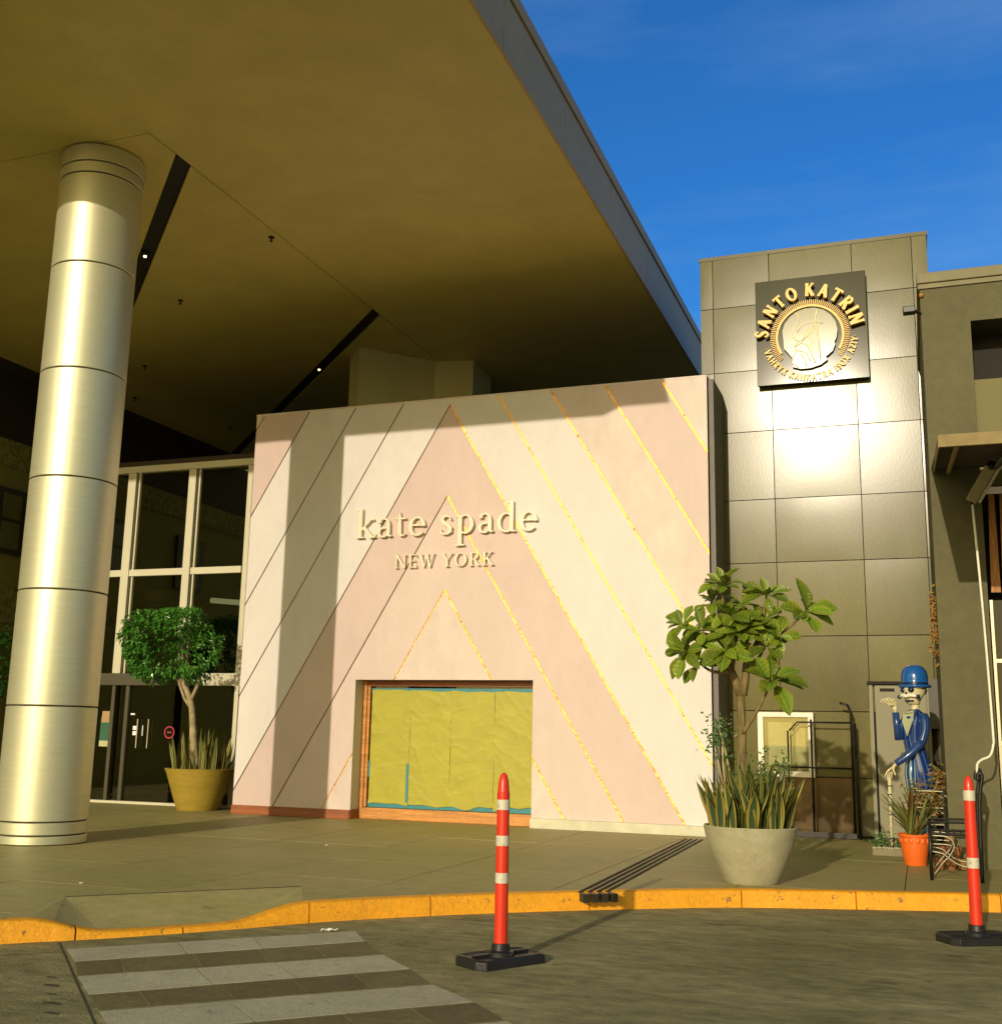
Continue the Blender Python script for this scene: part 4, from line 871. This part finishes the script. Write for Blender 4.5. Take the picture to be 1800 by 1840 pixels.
br.tube([(-1.62,11.1,1.72),(-1.66,11.1,1.84),forks[0],forks[3]], [.045,.04,.032,.028], 8); br.tube([(-1.61,11.1,1.72),(-1.57,11.1,1.9),forks[1],forks[2]], [.05,.04,.034,.024], 8)
part('branch', br, 'bark', tr_, smooth=True, label='dark main fork of the trunk')
rnd = random.Random(5)
for i, (x, y, z, s_, n) in enumerate(ROS):
    p = Vector((x, y, z)); f0 = forks[par[i]] if par[i] is not None else Vector((-1.605,11.08,1.36))
    midp = f0.lerp(p, .55)+Vector((0, 0, -.05 if par[i] is not None else -.03))
    part('branch', B().tube(spline([f0, midp, p], 5), [.022-.0012*k for k in range(11)], 7), 'bark', tr_, smooth=True)
    ax = (p-f0).normalized()*.5+Vector((0, -.60, .40)); ax.normalize()
    q = ax.to_track_quat('Z', 'Y').to_matrix().to_4x4()
    n = int(n*1.48)
    for k in range(n):
        a = k*2.399+rnd.uniform(-.25, .25); el = R(rnd.uniform(0, 40)) if k < n*.55 else R(rnd.uniform(40, 78)); sz = s_*.95*rnd.uniform(.62, .98)*(1 if k < n*.6 else .8)
        m_ = Matrix.Translation(p-Vector(tr_.location)) @ q @ Matrix.Rotation(a, 4, 'Z') @ Matrix.Rotation(el-R(10), 4, 'X') @ Matrix.Rotation(rnd.uniform(-.35, .35), 4, 'Y') @ Matrix.Diagonal((sz*rnd.uniform(.9, 1.2), sz, sz, 1))
        inst('leaf', RL[rnd.randrange(3)], m_, tr_)
# topiary
tc_ = Vector((-11.2, 16.24, 0))
op = thing('olive_planter', 'olive brown conical planter holding a topiary beside the shop wall', 'planter', tc_)
lathe_pot(op, [(.0,.01),(.32,.0),(.335,.02),(.40,.20),(.402,.205),(.46,.38),(.463,.385),(.52,.56),(.555,.64),(.565,.66),(.55,.665),(.53,.64),(.51,.58),(.0,.57)], tc_, 'olivepot')
part('soil', B().lathe([(.0,.60),(.52,.59)], tc_, 32), 'soil', op)
snake_clump('short spiky snake plants round the topiary trunk in the olive planter', tc_, .58, .46, 66, (.34, .80), .42, 9, 'snake plants in the planters')
tt = thing('topiary_tree', 'clipped round topiary tree with dense small leaves by dark glass wall', 'tree', (tc_.x-.05, tc_.y, .58))
part('trunk', B().tube(spline([(-11.22,16.2,.55),(-11.32,16.2,1.0),(-11.36,16.18,1.4),(-11.42,16.16,1.75),(-11.62,16.12,2.15)], 6), [.075-.0014*i for i in range(25)], 10), 'bark2', tt, smooth=True)
part('branch', B().tube([(-11.40,16.17,1.62),(-11.52,16.12,1.80),(-11.66,16.1,2.1)], [.03,.025,.02], 8).tube([(-11.42,16.16,1.75),(-11.3,16.15,2.0),(-11.2,16.1,2.3)], [.035,.03,.02], 8), 'bark2', tt, smooth=True)
rnd = random.Random(13); cb = B()
CC = Vector((-11.90, 16.05, 2.62))
lump = [(Vector((rnd.gauss(0,1), rnd.gauss(0,1), rnd.gauss(0,1))).normalized(), rnd.uniform(.72, 1.06)) for _ in range(46)]
gaps = [(-11.78,2.60,.11,.15),(-11.42,2.62,.14,.12),(-11.28,2.50,.20,.16),(-11.62,2.38,.12,.12),(-12.15,2.40,.11,.08),(-11.22,2.85,.10,.12),(-12.0,2.92,.07,.06),(-11.5,2.22,.10,.07),(-11.75,2.12,.08,.06)]
holes = [(Vector((.05,-1,.15)).normalized(), .10), (Vector((.55,-.9,.0)).normalized(), .16), (Vector((.2,-1,-.45)).normalized(), .12), (Vector((-.45,-1,-.35)).normalized(), .07), (Vector((.85,-.6,.3)).normalized(), .12)]
cnt = 0
while cnt < 6200:
    v = Vector((rnd.gauss(0,1), rnd.gauss(0,1), rnd.gauss(0,1))).normalized()
    if v.z < -.80: continue
    l = max(lump, key=lambda q: q[0].dot(v)); ss = l[1]*(.80+.22*l[0].dot(v)**6)
    rr_ = ss*(1-.28*rnd.random()**2)
    hole = False
    for hv, hr in holes:
        if (v-hv).length < hr*2.0 and rnd.random() < .88: hole = True
    if hole: continue
    sx_ = 1/max(.001, (abs(v.x)**2.6+abs(v.y)**2.6+abs(v.z)**2.6)**(1/2.6))
    c = CC+Vector((v.x*.98, v.y*.60, v.z*.74))*rr_*sx_*.98
    if any(((c.x-gx)/ga)**2+((c.z-gz)/gb)**2 < rnd.uniform(.9, 2.6) for gx, gz, ga, gb in gaps) and rnd.random() < .9: cnt += .4; continue
    dirn = (Vector((v.x*.5, v.y*.8, v.z*.4-.55))+Vector((rnd.gauss(0,.35), rnd.gauss(0,.35), rnd.gauss(0,.35)))).normalized()
    sl = rnd.uniform(.032, .052); a = dirn*sl; nrm_ = (v+Vector((rnd.gauss(0,.4), rnd.gauss(0,.4), rnd.gauss(0,.4)))).normalized(); b2 = a.cross(nrm_).normalized()*sl*.42; up = b2.cross(a).normalized()*sl*.18
    cb.add([c-a, c-b2+up, c+a, c+b2+up], [(0,1,2),(0,2,3)]); cnt += 1
part('crown', cb, 'tinyleaf', tt, stuff=True)

# ------------------------------------------------------------------ bollards
def bollard(loc, rot, bands, label, hgt, lean=0):
    root = thing('bollard', label, 'bollard', (0,0,0), 'red traffic bollards on the road'); z = 0
    part('post', B().lathe([(.045,.09),(.043,.5),(.0405,hgt-.16),(.042,hgt-.158),(.042,hgt-.13),(.039,hgt-.127),(.034,hgt-.06),(.023,hgt-.018),(.010,hgt-.002),(.0,hgt)], (0,0,0), 28), 'red', root, auto=35)
    for a, b_ in bands: part('reflective_band', B().lathe([(.0436+.0015*(1-a/1.2),a),(.0436+.0015*(1-a/1.2),b_)], (0,0,0), 28), 'reflect', root, smooth=True)
    base = B(); Lx, Ly = .285, .16
    o8 = [(-Lx,-Ly*.6),(-Lx*.86,-Ly),(Lx*.86,-Ly),(Lx,-Ly*.6),(Lx,Ly*.6),(Lx*.86,Ly),(-Lx*.86,Ly),(-Lx,Ly*.6)]
    k8 = len(o8); vs = [(x,y,0) for x,y in o8]+[(x,y,.05) for x,y in o8]+[(x*.93,y*.9,.062) for x,y in o8]+[(x*.80,y*.72,.05) for x,y in o8]
    fs = [tuple(range(k8-1,-1,-1))]+[(j*k8+i, j*k8+(i+1)%k8, (j+1)*k8+(i+1)%k8, (j+1)*k8+i) for j in range(3) for i in range(k8)]+[tuple(range(3*k8,4*k8))]
    base.add(vs, fs)
    part('base', base, 'rubber', root, bevel=.004)
    part('socket', B().lathe([(.095,.05),(.082,.075),(.062,.085),(.058,.125),(.046,.128)], (0,0,0), 24), 'rubber', root, auto=35)
    for sx, sy in ((1,0),(-1,0),(0,1),(0,-1)):
        t = Vector((sx,sy,0)); l = Lx*.8 if sx else Ly*.72; part('rib', B().obox(t*(.08+l)/2+Vector((0,0,.058)), t*(l-.08)/2, t.cross(Vector((0,0,1)))*.012, (0,0,.012)), 'rubber', root)
    root.location = loc; root.rotation_euler = (R(lean), 0, R(rot)); return root
bollard((-2.635, 7.28, RZ), 60, ((.50,.565),(.735,.80),(.965,1.03)), 'red bollard with three white bands beside the crossing', 1.205)
bollard((.31, 9.60, RZ), 32, ((.535,.61),(1.03,1.105)), 'red bollard with two white bands at the right edge of the road', 1.215)

# ------------------------------------------------------------------ statue, pot, chair
SY = 14.7
st = thing('statue', 'painted skeleton gentleman statue in blue bowler hat and striped suit holding cane', 'statue', (-.07, SY, 0))
def V3(x, z, y=0.): return Vector((x, SY+y, z))
body = B(); secs = [(-.01,.72,.0,.10,.09),(-.02,.80,.0,.15,.12),(-.045,1.0,.0,.135,.115),(-.09,1.22,.0,.115,.10),(-.11,1.36,.0,.118,.105),(-.105,1.50,.0,.135,.12),(-.085,1.60,.0,.14,.12),(-.085,1.66,.0,.10,.09),(-.09,1.70,.0,.055,.06)]
body.tube([V3(a, b_, c) for a, b_, c, _, _ in secs], [(rx, ry) for *_, rx, ry in secs], 28, up=(1,0,0))
part('jacket', body, 'suit', st, smooth=True)
part('trousers', B().tube([V3(-.13,1.22,-.04),V3(-.15,.95,-.05),V3(-.13,.6,-.02),V3(-.11,.2,0),V3(-.11,.05,0)], [.06,.075,.065,.055,.05], 14).tube([V3(-.03,1.1,.04),V3(-.0,.6,.03),V3(.0,.2,.02),V3(.0,.05,.02)], [.07,.065,.055,.05], 14), 'trouser', st, smooth=True)
part('shoe', B().ball(V3(-.15,.04,-.02), .11, .05, .04), 'navy', st, smooth=True); part('shoe', B().ball(V3(-.04,.04,.02), .11, .05, .04), 'navy', st, smooth=True)
FD = Vector((-.62, -.785, 0)).normalized(); SD = Vector((FD.y, -FD.x, 0))
part('shirt', B().add([V3(-.205,1.66,-.075),V3(-.085,1.68,-.11),V3(-.105,1.55,-.135),V3(-.175,1.38,-.112),V3(-.225,1.55,-.085)], [(0,1,2,3,4)]).tube([V3(-.20,1.655,-.08),V3(-.155,1.66,-.11),V3(-.09,1.68,-.112)], .012, 6), 'shirt', st)
part('lapel', B().tube([V3(-.05,1.70,-.10),V3(-.10,1.55,-.143),V3(-.17,1.37,-.122)], [(.012,.03),(.012,.03),(.008,.012)], 8), 'suit', st, smooth=True)
part('sleeve', B().tube(spline([V3(.02,1.64,-.06),V3(.03,1.48,-.11),V3(-.02,1.30,-.15)], 5), [.05,.058,.062,.06,.058,.056,.055,.054,.053,.052,.05], 16).tube(spline([V3(-.015,1.31,-.15),V3(-.16,1.17,-.20),V3(-.315,1.06,-.20)], 4), [.052,.05,.048,.046,.045,.044,.043,.042,.042], 16), 'suit', st, smooth=True, label='near sleeve reaching down to the cane')
part('sleeve', B().tube(spline([V3(-.16,1.62,.02),V3(-.25,1.48,-.02),V3(-.27,1.35,-.03)], 5), [.045]*6+[.05]*5, 14).tube([V3(-.27,1.34,-.03),V3(-.285,1.50,-.06),V3(-.295,1.66,-.08)], [.05,.042,.040], 14), 'suit', st, smooth=True, label='far sleeve bent up to the chest')
h1 = B().tube([V3(-.30,1.07,-.20),V3(-.345,1.02,-.20),V3(-.36,.985,-.20)], [(.022,.03),(.02,.045),(.016,.04)], 10)
for k, (dx, dy, l) in enumerate(((-.075,-.05,.9),(-.055,-.02,.86),(-.035,.01,.85),(-.012,.035,.87),(.03,-.045,.93))):
    h1.tube(spline([V3(-.335,1.03,-.20+dy*.5),V3(-.36+dx*.55,.98,-.20+dy),V3(-.355+dx,.935,-.20+dy),V3(-.365+dx,l,-.195+dy)], 3), [.011,.012,.011,.012,.010,.011,.010,.009,.008,.006], 7)
part('hand', h1, 'bone', st, smooth=True, label='bony hand resting on the cane')
h2 = B().tube([V3(-.298,1.66,-.08),V3(-.30,1.71,-.08),V3(-.315,1.745,-.08)], [.018,(.03,.022),(.04,.02)], 10)
for k in range(5):
    x0 = -.285-.014*k; x1 = -.285-.030*k; y0 = -.085-.012*k
    h2.tube(spline([V3(x0,1.735,y0),V3(x1-.002,1.785+.010*(2-abs(k-2)),y0-.02),V3(x1-.022,1.815+.008*(2-abs(k-2)),y0-.045),V3(x1-.045,1.79,y0-.05),V3(x1-.050,1.765,y0-.045)], 3), [.010,.0105,.011,.010,.0095,.010,.0095,.009,.009,.009,.008,.007,.006], 7)
part('hand', h2, 'bone', st, smooth=True, label='bony hand raised with curled fingers')
hd = V3(-.075, 1.885)
def HP(f, s, z): return hd+FD*f+SD*s+Vector((0,0,z))
sk = B(); hsec = [(.0,-.135,.03,.05),(.02,-.125,.06,.075),(.025,-.085,.085,.085),(.02,-.05,.10,.105),(.0,.0,.135,.125),(-.005,.05,.15,.13),(-.005,.10,.148,.128)]
vs = []; n = 26
for f, z, rf, rs in hsec:
    for k in range(n): q = 2*math.pi*k/n; vs.append(HP(f+rf*math.cos(q), rs*math.sin(q), z))
sk.add(vs, [(i*n+k, i*n+(k+1)%n, (i+1)*n+(k+1)%n, (i+1)*n+k) for i in range(len(hsec)-1) for k in range(n)]+[tuple(range(n-1,-1,-1)), tuple(range((len(hsec)-1)*n, len(hsec)*n))])
hdo = part('head', sk, 'bone', st, smooth=True)
for s_ in (-.055, .055): part('eye_socket', B().ball(HP(.118,s_,.045), .038, .038, .036, 14, 8), 'navy', hdo, smooth=True)
part('nose_cavity', B().ball(HP(.137,.0,.0), .016, .016, .022, 10, 6), 'navy', hdo, smooth=True)
ms = B().tube(spline([HP(.10,-.125,-.035),HP(.135,-.06,-.02),HP(.145,0,-.03),HP(.135,.06,-.02),HP(.10,.125,-.035)], 4), [.014,.018,.021,.023,.024,.024,.024,.024,.024,.024,.024,.024,.024,.023,.021,.018,.014], 10)
part('moustache', ms, 'white', hdo, smooth=True)
part('moustache_tip', B().ball(HP(.098,-.135,-.036), .026).ball(HP(.098,.135,-.036), .026), 'navy', hdo, smooth=True)
part('teeth', B().tube([HP(.085,-.06,-.085),HP(.112,0,-.085),HP(.085,.06,-.085)], [.012,.014,.012], 8), 'navy', hdo, smooth=True)
part('hair', B().ball(HP(-.06,.0,.04), .115, .12, .075, 16, 8), 'navy', hdo, smooth=True)
part('neck', B().lathe([(.045,1.66),(.05,1.68),(.044,1.70),(.05,1.715),(.044,1.73),(.052,1.745),(.04,1.76)], (hd.x+.005, SY, 0), 18), 'bone', st, smooth=True)
part('hat', B().lathe([(.0,1.955),(.165,1.955),(.185,1.965),(.192,1.982),(.185,1.992),(.160,1.985),(.152,1.99),(.155,2.05),(.155,2.10),(.142,2.16),(.11,2.205),(.06,2.228),(.0,2.236)], (-.062, SY, 0), 36), 'bluehat', st, smooth=True)
part('hat_band', B().lathe([(.156,1.988),(.1585,1.992),(.1585,2.015),(.156,2.02)], (-.062, SY, 0), 36), 'navy', st, smooth=True)
cn = thing('cane', 'pale jointed cane standing upright under the statue hand', 'cane', (-.40, SY-.2, 0))
part('shaft', B().tube([(-.395,SY-.2,.905),(-.40,SY-.2,.12)], [.022,.018], 12), 'bone', cn, smooth=True)
for z in (.20,.34,.47,.58,.70,.80): part('joint', B().tube([(-.398,SY-.2,z-.006),(-.398,SY-.2,z+.006)], .025, 12), 'navy' if z != .34 else 'bone', cn)
tray = thing('plant_tray', 'low stone trough of small green plants at the foot of the cane', 'planter', (-.42, 14.6, 0))
part('trough', B().box(-.62,-.16,14.42,14.85,0,.085), 'rbcap', tray, bevel=.01)
pb = B(); rnd = random.Random(4)
for k in range(22): pb.ball((-.60+.02*k+rnd.uniform(-.01,.01), 14.43+rnd.uniform(0,.05), .09), rnd.uniform(.012,.022), n=7, m=5)
part('pebble', pb, 'concrete', tray, stuff=True)
shrub('dense little green plants growing in the stone trough', (-.44, 14.62, .06), [(-.56,14.56,.15),(-.52,14.7,.16),(-.46,14.55,.17),(-.36,14.6,.14),(-.28,14.6,.13),(-.24,14.65,.15)], 'shrubleaf', 75, .042, .022, 'ground_plant')
oc = Vector((-.14, 13.6, 0))
opot = thing('orange_pot', 'orange plastic flower pot with scalloped collar in front of the statue', 'flower pot', oc)
lathe_pot(opot, [(.0,.01),(.112,.0),(.118,.01),(.122,.055),(.126,.06),(.145,.2),(.152,.24),(.153,.30),(.172,.302),(.175,.32),(.170,.328),(.155,.325),(.15,.28),(.0,.27)], oc, 'orange')
sc_ = B()
for k in range(14):
    a = 2*math.pi*k/14; sc_.ball(oc+Vector((.134*math.cos(a), .134*math.sin(a), .262)), .032, .032, .040, 10, 6)
part('scallop', sc_, 'orange', opot, smooth=True)
part('soil', B().lathe([(.0,.29),(.152,.285)], oc, 20), 'soil', opot)
rnd = random.Random(8)
pp = thing('spiky_plant', 'arching plant of dark and orange tinted leaves in the orange pot', 'plant', (oc.x, oc.y, .28))
DK = [blade_mesh('arching_leaf', 1, .07, .35+.15*k, .3, 'pencil') for k in range(2)]+[blade_mesh('arching_leaf', 1, .06, .5, .3, leaf_mat('orange_leaf', [(0,(.24,.09,.02)),(1,(.10,.07,.02))], .5, .4))]
for k in range(46):
    a = rnd.uniform(0, 6.28); m_ = Matrix.Translation((.05*math.cos(a), .05*math.sin(a), 0)) @ Matrix.Rotation(a, 4, 'Z') @ Matrix.Rotation(-rnd.uniform(.0, .55), 4, 'X') @ Matrix.Diagonal((.55, .45, rnd.uniform(.28, .66), 1)); inst('leaf', DK[rnd.randrange(3)], m_, pp)
shrub('leafy green and orange shrub on the wire stand against the olive wall', (.08, 14.0, .42), [(-.02,13.85,.62),(.06,13.9,.72),(.12,13.95,.85),(.14,14.0,.98),(.02,13.95,.55),(.12,13.9,.62),(-.08,13.9,.74),(-.14,13.85,.70)], 'croton', 60, .055, .032)
ws_ = thing('wire_stand', 'tiered black wire plant stand behind the orange pot', 'plant stand', (.06, 13.95, 0))
for z in (.42,.60,.78):
    part('shelf', B().tube([(-.14,13.85,z),(.18,13.85,z)], .007, 6).tube([(-.14,14.1,z),(.18,14.1,z)], .007, 6).tube([(-.14,13.85,z),(-.14,14.1,z)], .007, 6).tube([(.18,13.85,z),(.18,14.1,z)], .007, 6), 'silver', ws_)
for x, y in ((-.14,13.85),(.18,13.85),(-.14,14.1),(.18,14.1)): part('leg', B().tube([(x,y,0),(x,y,.80)], .008, 6), 'black', ws_)
rp = thing('terracotta_pots', 'stack of small reddish pots on the ground behind the metal chair', 'flower pot', (.22, 13.3, 0))
for k, (x, y, z, r) in enumerate(((.10,13.3,0,.06),(.22,13.35,0,.065),(.33,13.3,0,.06),(.16,13.32,.12,.055),(.28,13.32,.12,.055),(.22,13.33,.24,.055))):
    part('pot', B().lathe([(.0,.0),(r*.7,.0),(r,.10),(r*1.1,.10),(r*1.1,.118),(r*.8,.118),(.0,.09)], (x,y,z), 16), mat('terracotta_%d' % k, (.25,.08+.02*(k%3),.03), .7), rp, auto=40)
ch = thing('garden_chair', 'black wrought metal garden chair with scrolled sides facing the orange pot', 'chair', (.25, 12.45, 0))
for y in (12.22, 12.74):
    part('front_leg', B().tube([(.015,y,0),(.02,y,.545)], .017, 8), 'black', ch, smooth=True)
    part('rear_leg', B().tube(spline([(.47,y,0),(.475,y,.45),(.49,y,.80),(.52,y,.98),(.505,y,1.03),(.485,y,1.01),(.482,y,.95)], 5), .018, 8), 'black', ch, smooth=True)
    part('armrest', B().tube([(.02,y,.545),(.48,y,.555)], .012, 8), 'black', ch)
    part('side_rail', B().tube([(.02,y,.435),(.475,y,.44)], .014, 8), 'black', ch)
    part('scroll', B().tube(spline([(.03,y,.42),(.18,y,.41),(.235,y,.34),(.20,y,.25),(.12,y,.16),(.04,y,.05)], 6), .008, 6).tube(spline([(.03,y,.34),(.15,y,.34),(.22,y,.33)], 4), .007, 6).tube(spline([(.03,y,.27),(.13,y,.25),(.24,y,.17),(.34,y,.14),(.46,y,.14)], 6), .008, 6), 'silver', ch, smooth=True)
sb_ = B()
for k in range(7): sb_.tube([(.05+.065*k,12.22,.44),(.05+.065*k,12.74,.44)], .009, 6)
part('seat', sb_, 'black', ch)
bk = B().tube([(.49,12.22,.80),(.49,12.74,.80)], .010, 6).tube([(.505,12.22,.95),(.505,12.74,.95)], .010, 6).tube(spline([(.50,12.22,.98),(.515,12.35,1.04),(.515,12.48,1.06),(.515,12.61,1.04),(.50,12.74,.98)], 5), .014, 8)
for k in range(5):
    y = 12.30+.09*k; bk.tube(spline([(.48,y,.45),(.485,y+.03,.58),(.49,y-.03,.70),(.49,y,.80)], 4), .008, 6)
part('backrest', bk, 'black', ch, smooth=True)
